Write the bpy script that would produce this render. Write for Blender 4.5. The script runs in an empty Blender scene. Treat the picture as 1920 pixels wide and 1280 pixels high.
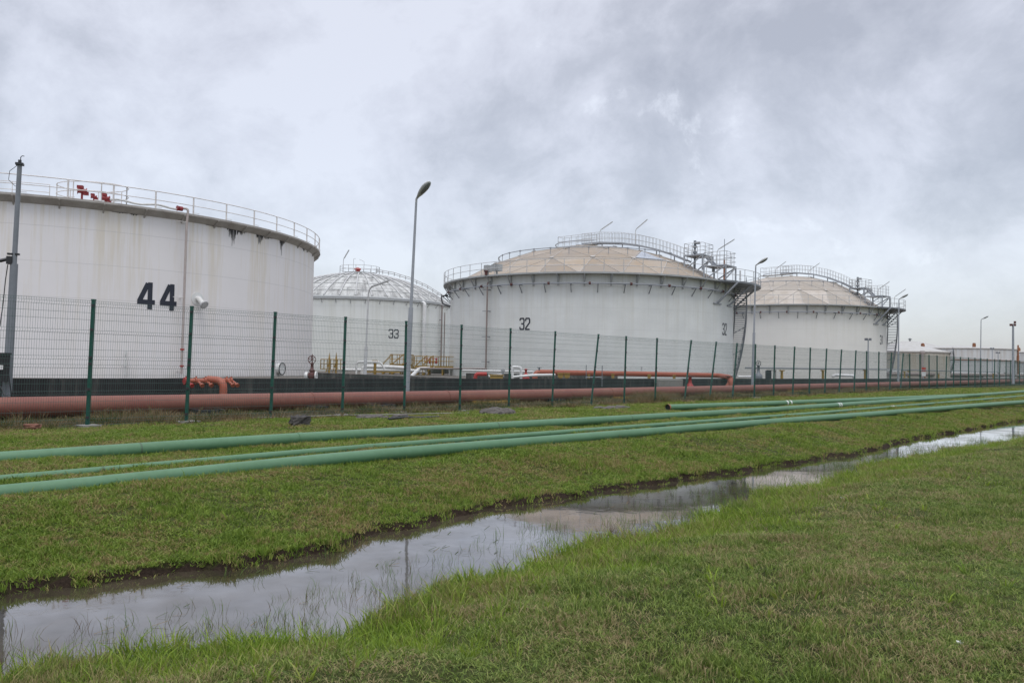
import bpy, math, random
import numpy as np
from mathutils import Vector, Matrix
random.seed(7); rng = np.random.default_rng(7)
PI = math.pi
sc = bpy.context.scene
COL = sc.collection

# ------------------------------------------------------------------ camera
F = 1493.0; HC = 1.67; ROLL = 0.018; PITCH = math.atan(45.3 / F)
FW = np.array([0, math.cos(PITCH), math.sin(PITCH)])
_r = np.array([1., 0, 0]); _u = np.cross(_r, FW)
R2 = math.cos(ROLL) * _r + math.sin(ROLL) * _u
U2 = -math.sin(ROLL) * _r + math.cos(ROLL) * _u
CAM = np.array([0, 0, HC])
cd = bpy.data.cameras.new('camera'); cam = bpy.data.objects.new('camera', cd); COL.objects.link(cam)
cd.sensor_width = 36; cd.lens = F / 1920 * 36; cd.clip_start = 0.05; cd.clip_end = 6000
cam.matrix_world = Matrix([[R2[0], U2[0], -FW[0], 0], [R2[1], U2[1], -FW[1], 0], [R2[2], U2[2], -FW[2], HC], [0, 0, 0, 1]])
sc.camera = cam

TH = math.radians(42.57)
D = np.array([math.sin(TH), math.cos(TH)]); N = np.array([-math.cos(TH), math.sin(TH)])   # along / across the fence
def ray(px, py): return (px - 960) / F * R2 - (py - 640) / F * U2 + FW
def onz(px, py, z):
    r = ray(px, py); return CAM + r * (z - HC) / r[2]
def onY(px, py, Y):
    r = ray(px, py); return CAM + r * Y / r[1]
def onT(px, py, t):
    r = ray(px, py); return CAM + r * (t / (r[:2] @ N))
def ST(s, t, z=0.0):
    p = s * D + t * N; return (float(p[0]), float(p[1]), float(z))
def st(P): return float(P[0] * D[0] + P[1] * D[1]), float(P[0] * N[0] + P[1] * N[1])
def proj(P):
    P = np.asarray(P, float) - CAM; z = P @ FW
    return 960 + F * (P @ R2) / z, 640 - F * (P @ U2) / z, z

# ------------------------------------------------------------------ terrain
WL = -0.43
TF = np.array([(-200, 8.4), (2.24, 8.27), (2.84, 8.07), (3.54, 7.94), (4.32, 7.8), (5.2, 7.64), (6.25, 8.05), (7.27, 8.2), (8.36, 8.26), (9.51, 8.22), (11.49, 8.09), (13.94, 7.93), (15.8, 7.73), (18.52, 7.62), (20.71, 7.3), (23.55, 7.53), (26.7, 7.74), (32.67, 7.66), (38.72, 7.66), (43.13, 7.46), (300, 7.5)])
TN = np.array([(-200, 6.0), (1.65, 5.9), (1.98, 5.9), (2.34, 5.9), (2.99, 5.6), (3.74, 5.3), (4.77, 5.45), (5.69, 5.5), (6.77, 5.55), (7.87, 5.6), (9.16, 5.6), (10.48, 5.65), (12.75, 5.85), (14.74, 5.8), (16.83, 6.0), (20.37, 6.1), (23.69, 5.8), (27.88, 5.4), (30.87, 5.0), (300, 5.0)])
def wig(s, k): return 0.07 * np.sin(s * 2.3 + k) + 0.05 * np.sin(s * 5.1 + 2 * k) + 0.035 * np.sin(s * 9.7 + k * 3) + 0.02 * np.sin(s * 21 + k)
def tf(s): return np.interp(s, TF[:, 0], TF[:, 1]) + wig(s, 1.0) - np.interp(s, [0, 8, 16, 30], [.26, .22, .13, .05])
def tn(s): return np.interp(s, TN[:, 0], TN[:, 1]) + 1.5 * wig(s, 2.7) + .10 * np.sin(s * 1.05 + 1)
def sm(x): x = np.clip(x, 0, 1); return x * x * (3 - 2 * x)
def rise(s): return 0.004 * np.clip(np.asarray(s, float) - 30, 0, 110)
def terrain(s, t):
    s = np.asarray(s, float); t = np.asarray(t, float)
    F_, N_ = tf(s), tn(s); u = t - F_; w = N_ - t
    und = 0.018 * np.sin(s * 1.1 + t * .7) + 0.014 * np.sin(s * .6 - t * 1.9 + 1) + 0.008 * np.sin(s * 3.1 + t * 2.3)
    und = und * np.clip(np.minimum(np.abs(u), np.abs(w)), 0, 1) * np.clip(1 - (t - 18) / 8, 0, 1) * np.clip(2.5 - np.hypot(s, t) / 60, 0, 1)
    far = np.where(u < 0.10, WL - .06 + 0.16 * sm(u / 0.10), WL + .10 + (-WL - .10) * sm((u - .1) / 2.7) ** .85 + rise(s) * sm(u / 3))
    far = np.where(t > 26.9, 0.46 + 0.12 * sm((s - 20) / 8), far)
    near = WL - .03 + .41 * sm(w / 2.3 + .04)
    bed = WL - .05 - .2 * sm(np.minimum(-u, -w) / .4)
    return np.where(u > 0, far, np.where(w > 0, near, bed)) + und
def zt(s, t): return float(terrain(s, t))

# ------------------------------------------------------------------ materials
def newmat(name):
    m = bpy.data.materials.new(name); m.use_nodes = True
    nt = m.node_tree; b = nt.nodes['Principled BSDF']; return m, nt, b
def nd(nt, t, **k):
    n = nt.nodes.new(t)
    for a, v in k.items():
        if a in n.inputs.keys() if isinstance(a, str) else False: n.inputs[a].default_value = v
        else: setattr(n, a, v)
    return n
def setin(n, **k):
    for a, v in k.items(): n.inputs[a.replace('_', ' ')].default_value = v
def ramp(nt, fac, stops, interp='LINEAR'):
    r = nt.nodes.new('ShaderNodeValToRGB'); r.color_ramp.interpolation = interp
    e = r.color_ramp.elements
    while len(e) < len(stops): e.new(0.5)
    for i, (p, c) in enumerate(stops):
        e[i].position = p; e[i].color = (c[0], c[1], c[2], 1) if not isinstance(c, (int, float)) else (c, c, c, 1)
    nt.links.new(fac, r.inputs[0]); return r.outputs[0]
def noise(nt, vec, scale, detail=4, rough=.55, dist=0):
    n = nt.nodes.new('ShaderNodeTexNoise'); n.inputs['Scale'].default_value = scale; n.inputs['Detail'].default_value = detail
    n.inputs['Roughness'].default_value = rough; n.inputs['Distortion'].default_value = dist
    if vec is not None: nt.links.new(vec, n.inputs['Vector'])
    return n.outputs['Fac']
def mapping(nt, vec, scale=(1, 1, 1), rot=(0, 0, 0)):
    m = nt.nodes.new('ShaderNodeMapping'); m.inputs['Scale'].default_value = scale; m.inputs['Rotation'].default_value = rot
    nt.links.new(vec, m.inputs[0]); return m.outputs[0]
def mix(nt, f, a, b, mode='MIX'):
    m = nt.nodes.new('ShaderNodeMix'); m.data_type = 'RGBA'; m.blend_type = mode
    for sock, v in ((m.inputs[0], f), (m.inputs[6], a), (m.inputs[7], b)):
        if isinstance(v, (int, float)): sock.default_value = v
        elif isinstance(v, tuple): sock.default_value = (v[0], v[1], v[2], 1)
        else: nt.links.new(v, sock)
    return m.outputs[2]
def mth(nt, op, a, b=0.0, c=0.0):
    m = nt.nodes.new('ShaderNodeMath'); m.operation = op
    for i, v in enumerate((a, b, c)):
        if isinstance(v, (int, float)): m.inputs[i].default_value = v
        else: nt.links.new(v, m.inputs[i])
    return m.outputs[0]
def bump(nt, b, h, s=.3, d=.02):
    n = nt.nodes.new('ShaderNodeBump'); n.inputs['Strength'].default_value = s; n.inputs['Distance'].default_value = d
    nt.links.new(h, n.inputs['Height']); nt.links.new(n.outputs[0], b.inputs['Normal'])
def pos(nt): return nt.nodes.new('ShaderNodeNewGeometry').outputs['Position']
def paint(name, col, rough=.5, dirt=(.5, .5, .5), amt=.35, scale=2.0, metal=0, rust=None, bmp=.15):
    m, nt, b = newmat(name); p = pos(nt)
    n1 = noise(nt, p, scale, 6, .6); n2 = noise(nt, p, scale * 9, 4, .6)
    f = ramp(nt, mth(nt, 'MULTIPLY_ADD', n2, .35, mth(nt, 'MULTIPLY', n1, .65)), [(.42, 0.0), (.68, amt)])
    c = mix(nt, f, col, tuple(col[i] * dirt[i] for i in range(3)))
    if rust:
        r = ramp(nt, noise(nt, p, scale * 3.3, 8, .7), [(.60, 0.0), (.72, rust)])
        c = mix(nt, r, c, (.16, .065, .03))
    nt.links.new(c, b.inputs['Base Color']); setin(b, Roughness=rough, Metallic=metal)
    if bmp: bump(nt, b, n2, bmp, .01)
    return m

def wall_paint(name, col, zt_, zb_, streak=(.55, .5, .38), amt=.4, course=2.1, seamamt=.12, mottle=.12, sten=1.0):
    """painted steel shell: plate courses, vertical run-off streaks below the rim, faint mottling"""
    m, nt, b = newmat(name); tc = nt.nodes.new('ShaderNodeTexCoord').outputs['Object']
    sx = nt.nodes.new('ShaderNodeSeparateXYZ'); nt.links.new(tc, sx.inputs[0]); z = sx.outputs[2]
    st_ = noise(nt, mapping(nt, tc, (1.0, 1.0, .03)), 1.1 * sten, 3, .5)
    fine = noise(nt, mapping(nt, tc, (1.0, 1.0, .05)), 4.5 * sten, 6, .65)
    up = mth(nt, 'SMOOTH_MAX', mth(nt, 'DIVIDE', mth(nt, 'SUBTRACT', z, zb_ + (zt_ - zb_) * .25), (zt_ - zb_) * .75), 0.0, .1)
    f = mth(nt, 'MULTIPLY', ramp(nt, mth(nt, 'MULTIPLY_ADD', fine, .5, mth(nt, 'MULTIPLY', st_, .5)), [(.47, 0.0), (.60, amt)]), mth(nt, 'ADD', up, .25))
    c = mix(nt, f, col, tuple(col[i] * streak[i] for i in range(3)))
    mo = ramp(nt, noise(nt, mapping(nt, tc, (1, 1, 1.7)), .45, 5, .6), [(.35, 0.0), (.7, mottle)])
    c = mix(nt, mo, c, tuple(x * .8 for x in col))
    fr = mth(nt, 'FRACT', mth(nt, 'DIVIDE', mth(nt, 'SUBTRACT', z, zb_), course))
    ln = mth(nt, 'MULTIPLY', mth(nt, 'LESS_THAN', fr, .022), seamamt * 2)
    c = mix(nt, ln, c, tuple(x * .55 for x in col))
    # foot of the shell: splash dirt
    foot = mth(nt, 'MULTIPLY', ramp(nt, z, [(0.0, 1.0), (1.0, 0.0)]), noise(nt, tc, 1.7, 4))
    c = mix(nt, mth(nt, 'MULTIPLY', foot, .3), c, (.25, .22, .17))
    nt.links.new(c, b.inputs['Base Color']); setin(b, Roughness=.55)
    hb = mth(nt, 'ADD', mth(nt, 'MULTIPLY', noise(nt, tc, .8, 3), 1.0), mth(nt, 'MULTIPLY', ln, -.6))
    bump(nt, b, hb, .25, .06); return m

M = {}
M['w44'] = wall_paint('white_tank_paint', (.78, .76, .75), 11, .6, (.80, .73, .54), .6, 2.08, .15, .14)
M['w32'] = wall_paint('grey_white_tank_paint', (.70, .72, .695), 10, .6, (.76, .73, .64), .5, 1.9, .08, .5)
M['w33'] = wall_paint('pale_grey_tank_paint', (.75, .77, .73), 10, .6, (.7, .68, .6), .35, 1.9, .06, .3)
M['w31'] = wall_paint('warm_white_tank_paint', (.76, .75, .70), 10, .6, (.8, .78, .7), .3, 1.9, .05, .2)
M['wfar'] = wall_paint('faded_tank_paint', (.62, .63, .62), 9, .6, (.6, .45, .3), .35, 3.0, .08, .2)
M['wcone'] = wall_paint('stained_cream_tank_paint', (.50, .47, .40), 7, .6, (.6, .42, .25), .7, 3.0, .08, .4)
M['rim'] = paint('weathered_rim_paint', (.42, .40, .37), .6, (.5, .45, .4), .6, 1.5)
M['rail'] = paint('rail_paint', (.55, .56, .56), .5, (.5, .45, .4), .5, 3, rust=.5)
M['railw'] = paint('white_rail_paint', (.72, .70, .68), .5, (.5, .42, .35), .5, 3, rust=.6)
M['galv'] = paint('galvanised_steel', (.33, .35, .375), .5, (.7, .72, .75), .6, 5, metal=.0)
M['mastg'] = paint('grey_mast_paint', (.20, .215, .235), .5, (.7, .72, .75), .5, 5)
M['galvd'] = paint('dull_steel', (.22, .235, .25), .5, (.6, .6, .62), .6, 4, metal=.2)
M['gallery'] = paint('gallery_paint', (.40, .42, .42), .6, (.6, .55, .5), .5, 2, rust=.3)
M['dark'] = paint('dark_fittings', (.03, .032, .035), .5, (.6, .6, .6), .4, 5)
M['num'] = paint('number_paint', (.018, .022, .035), .45, (1.9, 1.8, 1.6), .35, 3, bmp=0)
M['stain'] = paint('soot_stain', (.03, .03, .03), .8, (2.6, 2.6, 2.5), .5, 6, bmp=0)
M['pipe'] = paint('green_pipe_coat', (.088, .195, .102), .48, (.60, .70, .55), .6, 1.3, bmp=.1)
M['weld'] = paint('weathered_weld', (.07, .13, .075), .6, (.7, .6, .5), .6, 6)
M['band'] = paint('white_band', (.75, .76, .74), .5, (.8, .8, .8), .3, 5, bmp=0)
M['green'] = paint('green_powder_coat', (.012, .085, .06), .42, (.7, .75, .7), .5, 6, bmp=.05)
M['wire'] = paint('green_wire_coat', (.03, .085, .07), .5, (.7, .7, .7), .4, 6, bmp=0)
M['red'] = paint('faded_red_pipe', (.185, .062, .044), .6, (1.3, 1.8, 1.6), .6, .9, rust=.35, bmp=.2)
M['orange'] = paint('orange_pipe', (.36, .098, .055), .5, (.7, .8, .8), .6, 1.6, rust=.3)
M['redv'] = paint('red_valve_paint', (.40, .035, .03), .45, (.6, .6, .6), .5, 4)
M['darkred'] = paint('dull_red_paint', (.27, .03, .035), .5, (.7, .6, .6), .5, 4)
M['maroon'] = paint('maroon_valve_paint', (.11, .035, .03), .5, (.6, .6, .6), .5, 5)
M['greyp'] = paint('weathered_grey_pipe', (.44, .39, .365), .6, (.7, .6, .55), .5, 3, rust=.12)
M['brownp'] = paint('brown_drop_pipe', (.27, .225, .205), .6, (.6, .5, .45), .6, 3, rust=.2)
M['white'] = paint('white_pipe_paint', (.72, .73, .72), .45, (.7, .66, .58), .5, 3, rust=.15)
M['yellow'] = paint('yellow_steel', (.36, .235, .05), .55, (.55, .45, .4), .7, 3, rust=.5)
M['conc'] = paint('concrete', (.11, .10, .09), .85, (.55, .53, .5), .8, 2.5, bmp=.5)
M['concb'] = paint('pale_concrete', (.25, .245, .225), .85, (.7, .68, .62), .7, 2, bmp=.4)
M['brick'] = paint('weathered_brick', (.20, .09, .06), .85, (.5, .5, .5), .7, 6, bmp=.6)
M['glass'] = paint('lamp_lens', (.22, .23, .24), .18, (.6, .6, .6), .3, 6, bmp=0)
M['lampw'] = paint('lamp_housing', (.52, .53, .53), .4, (.7, .7, .7), .3, 4, bmp=0)
M['black'] = paint('black_plastic_and_shade', (.02, .02, .022), .45, (1.5, 1.5, 1.5), .4, 5, bmp=0)
M['sign_r'] = paint('sign_red', (.5, .06, .04), .5, (.7, .7, .7), .3, 5, bmp=0)
M['sky_l'] = paint('skylight_sheet', (.40, .44, .49), .2, (.8, .8, .8), .3, 3, bmp=0)
M['rust'] = paint('rusty_vent', (.30, .13, .065), .7, (.5, .5, .5), .5, 3)
M['zinc'] = paint('sheet_roof', (.46, .46, .44), .45, (.65, .6, .5), .7, .5)
M['strawp'] = paint('white_litter', (.75, .75, .74), .6, (.7, .7, .7), .3, 9, bmp=0)

def dark_wall():
    m, nt, b = newmat('blackened_concrete'); p = pos(nt)
    a = noise(nt, mapping(nt, p, (1, 1, .12)), 3.5, 8, .7); c2 = noise(nt, p, .8, 5)
    c = ramp(nt, mth(nt, 'MULTIPLY_ADD', a, .7, mth(nt, 'MULTIPLY', c2, .3)), [(.35, (.013, .013, .014)), (.52, (.028, .028, .029)), (.68, (.085, .08, .072))])
    sx = nt.nodes.new('ShaderNodeSeparateXYZ'); nt.links.new(p, sx.inputs[0])
    top = ramp(nt, mth(nt, 'ADD', sx.outputs[2], mth(nt, 'MULTIPLY', a, .06)), [(.0, 0.0), (1.0, 0.0)])
    nt.links.new(c, b.inputs['Base Color']); setin(b, Roughness=.85); bump(nt, b, a, .5, .02); return m
M['dwall'] = dark_wall()
def bund():
    m, nt, b = newmat('aged_bund_concrete'); p = pos(nt)
    a = noise(nt, mapping(nt, p, (1, 1, .4)), 1.6, 9, .75)
    c = ramp(nt, a, [(.35, (.03, .029, .027)), (.52, (.065, .06, .055)), (.70, (.22, .20, .17))])
    nt.links.new(c, b.inputs['Base Color']); setin(b, Roughness=.9); bump(nt, b, a, .5, .03); return m
M['bund'] = bund()

def dome_mat(name, base, alt, warm):
    m, nt, b = newmat(name); tc = nt.nodes.new('ShaderNodeTexCoord').outputs['Object']
    at = nt.nodes.new('ShaderNodeAttribute'); at.attribute_name = 'tone'
    c = mix(nt, at.outputs['Fac'], tuple(x * .88 for x in base), tuple(x * 1.08 for x in alt))
    n = noise(nt, tc, .55, 7, .65, .6); c = mix(nt, ramp(nt, n, [(.45, 0.0), (.66, .75)]), c, warm)
    n2 = noise(nt, mapping(nt, tc, (.6, 2.2, 1), (0, 0, .5)), .8, 7, .7)
    c = mix(nt, ramp(nt, n2, [(.58, 0.0), (.62, .5)]), c, tuple(min(1, x * 1.45) for x in base))
    nt.links.new(c, b.inputs['Base Color']); setin(b, Roughness=.55, Metallic=.1)
    bump(nt, b, noise(nt, tc, 1.2, 4), .2, .05); return m
M['dome32'] = dome_mat('tan_dome_sheet', (.30, .255, .205), (.345, .295, .235), (.325, .245, .16))
M['dome31'] = dome_mat('pale_dome_sheet', (.37, .335, .285), (.44, .40, .35), (.33, .28, .22))
def roof33():
    m, nt, b = newmat('stained_white_roof'); tc = nt.nodes.new('ShaderNodeTexCoord').outputs['Object']
    sx = nt.nodes.new('ShaderNodeSeparateXYZ'); nt.links.new(tc, sx.inputs[0])
    ang = mth(nt, 'ARCTAN2', sx.outputs[1], sx.outputs[0]); rad = mth(nt, 'SQRT', mth(nt, 'ADD', mth(nt, 'POWER', sx.outputs[0], 2.0), mth(nt, 'POWER', sx.outputs[1], 2.0)))
    cx = nt.nodes.new('ShaderNodeCombineXYZ'); nt.links.new(mth(nt, 'MULTIPLY', ang, 9.0), cx.inputs[0]); nt.links.new(mth(nt, 'MULTIPLY', rad, .22), cx.inputs[1])
    a = noise(nt, cx.outputs[0], 1.5, 8, .7)
    c = ramp(nt, a, [(.38, (.20, .20, .19)), (.52, (.45, .46, .44)), (.72, (.66, .67, .64))])
    nt.links.new(c, b.inputs['Base Color']); setin(b, Roughness=.5); return m
M['roof33'] = roof33()

def ground_mat():
    m, nt, b = newmat('turf_soil'); p = pos(nt)
    a = noise(nt, p, .35, 5, .6); f = noise(nt, p, 5, 8, .7); g = noise(nt, p, 38, 6, .75)
    mixv = mth(nt, 'MULTIPLY_ADD', a, .45, mth(nt, 'MULTIPLY_ADD', f, .3, mth(nt, 'MULTIPLY', g, .3)))
    c = ramp(nt, mixv, [(.38, (.016, .018, .007)), (.50, (.045, .055, .015)), (.60, (.085, .095, .030)), (.74, (.13, .105, .06))])
    at = nt.nodes.new('ShaderNodeAttribute'); at.attribute_name = 'soil'
    s = ramp(nt, g, [(.3, (.012, .008, .006)), (.6, (.045, .031, .022)), (.8, (.085, .06, .042))])
    c = mix(nt, at.outputs['Fac'], c, s)
    sx = nt.nodes.new('ShaderNodeSeparateXYZ'); nt.links.new(p, sx.inputs[0])
    at2 = nt.nodes.new('ShaderNodeAttribute'); at2.attribute_name = 'yard'
    c = mix(nt, at2.outputs['Fac'], c, ramp(nt, f, [(.3, (.10, .09, .08)), (.7, (.22, .20, .18))]))
    nt.links.new(c, b.inputs['Base Color']); setin(b, Roughness=.95); b.inputs['Specular IOR Level'].default_value = .15
    bump(nt, b, mth(nt, 'ADD', g, f), .8, .03); return m
M['ground'] = ground_mat()
def grass_mat(name, cols, dry, dry_amt, var=.5, patch=None):
    m, nt, b = newmat(name); p = pos(nt); ge = nt.nodes.new('ShaderNodeNewGeometry')
    oi = nt.nodes.new('ShaderNodeObjectInfo').outputs['Random']
    isl = ge.outputs['Random Per Island']
    pn = noise(nt, p, .55, 4, .6); pf = noise(nt, p, 2.6, 4, .6)
    v = mth(nt, 'ADD', mth(nt, 'MULTIPLY', mth(nt, 'ADD', mth(nt, 'MULTIPLY', isl, .6), mth(nt, 'MULTIPLY', oi, .4)), var), mth(nt, 'MULTIPLY', mth(nt, 'ADD', mth(nt, 'MULTIPLY', pn, .6), mth(nt, 'MULTIPLY', pf, .4)), 1 - var))
    c = ramp(nt, v, cols)
    p2 = noise(nt, p, 6.5, 3, .6)
    dn = mth(nt, 'ADD', mth(nt, 'MULTIPLY', isl, .28), mth(nt, 'ADD', mth(nt, 'MULTIPLY', pn, .5), mth(nt, 'ADD', mth(nt, 'MULTIPLY', pf, .35), mth(nt, 'MULTIPLY', p2, .40))))
    f = ramp(nt, mth(nt, 'MULTIPLY', dn, .66), [(max(0, .62 - dry_amt), 0.0), (max(0.02, .68 - dry_amt), 1.0)])
    c = mix(nt, f, c, dry)
    nt.links.new(c, b.inputs['Base Color']); setin(b, Roughness=.55); b.inputs['Specular IOR Level'].default_value = .25
    tr = nt.nodes.new('ShaderNodeBsdfTranslucent'); nt.links.new(c, tr.inputs[0])
    ms = nt.nodes.new('ShaderNodeMixShader'); ms.inputs[0].default_value = .3
    out = nt.nodes['Material Output']
    nt.links.new(b.outputs[0], ms.inputs[1]); nt.links.new(tr.outputs[0], ms.inputs[2]); nt.links.new(ms.outputs[0], out.inputs[0]); return m
M['lawn'] = grass_mat('lawn_blades', [(.25, (.040, .078, .009)), (.46, (.135, .215, .028)), (.70, (.28, .37, .062))], (.32, .25, .11), .08)
M['lawnnear'] = grass_mat('worn_lawn_blades', [(.25, (.042, .078, .016)), (.46, (.150, .220, .045)), (.70, (.30, .375, .085))], (.34, .275, .14), .086)
M['lush'] = grass_mat('lush_blades', [(.25, (.060, .115, .012)), (.48, (.160, .255, .028)), (.75, (.34, .43, .055))], (.28, .25, .10), .08)
M['reed'] = grass_mat('reed_blades', [(.25, (.05, .11, .02)), (.5, (.11, .19, .045)), (.75, (.20, .28, .075))], (.12, .08, .04), .10)
M['dry'] = grass_mat('dry_weeds', [(.25, (.02, .036, .007)), (.5, (.065, .09, .018)), (.75, (.15, .17, .045))], (.22, .16, .085), .13)

def water_mat():
    m, nt, b = newmat('still_ditch_water'); nt.nodes.remove(b); p = pos(nt)
    w = mapping(nt, p, (1, 1, 1), (0, 0, 0)); n = noise(nt, w, 2.2, 3, .5); n2 = noise(nt, w, 14, 2, .5)
    bp = nt.nodes.new('ShaderNodeBump'); bp.inputs['Strength'].default_value = .10; bp.inputs['Distance'].default_value = .012
    nt.links.new(mth(nt, 'ADD', n, mth(nt, 'MULTIPLY', n2, .12)), bp.inputs['Height'])
    g = nt.nodes.new('ShaderNodeBsdfGlossy'); g.inputs['Roughness'].default_value = .03; g.inputs[0].default_value = (.93, .93, .96, 1)
    d = nt.nodes.new('ShaderNodeBsdfDiffuse')
    nt.links.new(ramp(nt, noise(nt, p, 1.2, 4), [(.3, (.035, .030, .020)), (.7, (.075, .062, .042))]), d.inputs[0])
    fr = nt.nodes.new('ShaderNodeFresnel'); fr.inputs[0].default_value = 1.45
    fac = mth(nt, 'MINIMUM', mth(nt, 'MULTIPLY_ADD', fr.outputs[0], 1.45, .07), 1.0)
    fac = mth(nt, 'MULTIPLY', fac, ramp(nt, noise(nt, p, .8, 4, .6), [(.38, .72), (.58, 1.0)]))
    for q in (g, d, fr): nt.links.new(bp.outputs[0], q.inputs['Normal'])
    ms = nt.nodes.new('ShaderNodeMixShader'); nt.links.new(fac, ms.inputs[0]); nt.links.new(d.outputs[0], ms.inputs[1]); nt.links.new(g.outputs[0], ms.inputs[2])
    nt.links.new(ms.outputs[0], nt.nodes['Material Output'].inputs[0]); return m
M['water'] = water_mat()

# ------------------------------------------------------------------ mesh building
def V(p): return Vector((float(p[0]), float(p[1]), float(p[2])))
class MB:
    def __init__(s): s.v = []; s.f = []; s.m = []; s.sm = []
    def add(s, vs, fs, mi=0, smooth=False):
        o = len(s.v); s.v += [tuple(map(float, v)) for v in vs]; s.f += [tuple(i + o for i in f) for f in fs]; s.m += [mi] * len(fs); s.sm += [smooth] * len(fs); return s
    def box(s, c, size, rot=0.0, mi=0, ax=None):
        c = V(c); hx, hy, hz = size[0] / 2, size[1] / 2, size[2] / 2
        if ax is None: X = Vector((math.cos(rot), math.sin(rot), 0)); Y = Vector((-math.sin(rot), math.cos(rot), 0)); Z = Vector((0, 0, 1))
        else: X, Y, Z = ax
        vs = [c + X * (hx * a) + Y * (hy * b) + Z * (hz * d) for d in (-1, 1) for a, b in ((-1, -1), (1, -1), (1, 1), (-1, 1))]
        return s.add(vs, [(3, 2, 1, 0), (4, 5, 6, 7), (0, 1, 5, 4), (1, 2, 6, 5), (2, 3, 7, 6), (3, 0, 4, 7)], mi)
    def beam(s, a, b, w, h=None, mi=0):
        a = V(a); b = V(b); d = b - a; L = d.length
        if L < 1e-6: return s
        d /= L; up = Vector((0, 0, 1)) if abs(d.z) < .95 else Vector((0, 1, 0))
        X = d.cross(up).normalized(); Y = X.cross(d); return s.box((a + b) / 2, (w, h or w, L), ax=(X, Y, d), mi=mi)
    def tube(s, pts, r, n=8, mi=0, cap=True, smooth=True, closed=False):
        P = [V(p) for p in pts]; k = len(P); rs = r if isinstance(r, (list, tuple)) else [r] * k
        T = []
        for i in range(k):
            a = P[i - 1] if (i > 0 or closed) else P[i]; b = P[(i + 1) % k] if (i < k - 1 or closed) else P[i]
            T.append((b - a).normalized())
        up = Vector((0, 0, 1)) if abs(T[0].z) < .9 else Vector((0, 1, 0))
        X = T[0].cross(up).normalized(); vs = []
        for i in range(k):
            X = (X - T[i] * X.dot(T[i])).normalized(); Y = T[i].cross(X)
            for j in range(n):
                a = 2 * PI * j / n; vs.append(P[i] + (X * math.cos(a) + Y * math.sin(a)) * rs[i])
        fs = []
        for i in range(k if closed else k - 1):
            i2 = (i + 1) % k
            for j in range(n): fs.append((i * n + j, i * n + (j + 1) % n, i2 * n + (j + 1) % n, i2 * n + j))
        s.add(vs, fs, mi, smooth)
        if cap and not closed:
            o = len(s.v); s.v += s.v[o - k * n:o - k * n + n] + s.v[o - n:o]
            s.f += [tuple(o + j for j in range(n))[::-1], tuple(o + n + j for j in range(n))]; s.m += [mi] * 2; s.sm += [False] * 2
        return s
    def cyl(s, a, b, r, n=12, mi=0): return s.tube([a, b], r, n, mi)
    def lathe(s, prof, c=(0, 0, 0), n=24, mi=0, a0=0, a1=2 * PI, smooth=True):
        full = abs(a1 - a0 - 2 * PI) < 1e-6; m = n if full else n + 1; vs = []
        for (r, z) in prof:
            for j in range(m):
                a = a0 + (a1 - a0) * j / n; vs.append((c[0] + r * math.cos(a), c[1] + r * math.sin(a), c[2] + z))
        fs = []
        for i in range(len(prof) - 1):
            for j in range(n):
                j2 = (j + 1) % m; fs.append((i * m + j, i * m + j2, (i + 1) * m + j2, (i + 1) * m + j))
        return s.add(vs, fs, mi, smooth)
    def sphere(s, c, r, sx=1, sy=1, sz=1, n=12, mi=0):
        pr = [(r * math.cos(a), r * math.sin(a)) for a in [PI * (i / 8 - .5) for i in range(9)]]
        o = len(s.v); s.lathe(pr, (0, 0, 0), n, mi)
        for i in range(o, len(s.v)):
            x, y, z = s.v[i]; s.v[i] = (c[0] + x * sx, c[1] + y * sy, c[2] + z * sz)
        return s
    def build(s, name, mat, parent=None, loc=None):
        me = bpy.data.meshes.new(name); off = V(loc) if loc is not None else (V(parent_loc(parent)) if parent else Vector((0, 0, 0)))
        me.from_pydata([(v[0] - off.x, v[1] - off.y, v[2] - off.z) for v in s.v], [], s.f)
        for mm in (mat if isinstance(mat, (list, tuple)) else [mat]): me.materials.append(M[mm])
        me.polygons.foreach_set('material_index', s.m); me.polygons.foreach_set('use_smooth', s.sm); me.update()
        o = bpy.data.objects.new(name, me); COL.objects.link(o)
        if parent: o.parent = parent; o['_w'] = tuple(parent_loc(parent))
        else: o.location = off
        if not parent: o['_w'] = tuple(off)
        return o
def parent_loc(p): return tuple(p['_w'])
def tag(o, label=None, cat=None, group=None, kind=None):
    if label: o['label'] = label
    if cat: o['category'] = cat
    if group: o['group'] = group
    if kind: o['kind'] = kind
    return o
def thing(name, label, cat, loc, group=None):
    o = bpy.data.objects.new(name, None); COL.objects.link(o); o.location = V(loc); o['_w'] = tuple(float(x) for x in loc)
    o.empty_display_size = .3
    return tag(o, label, cat, group)
# all builds use WORLD coordinates; build() subtracts the parent's base

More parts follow.
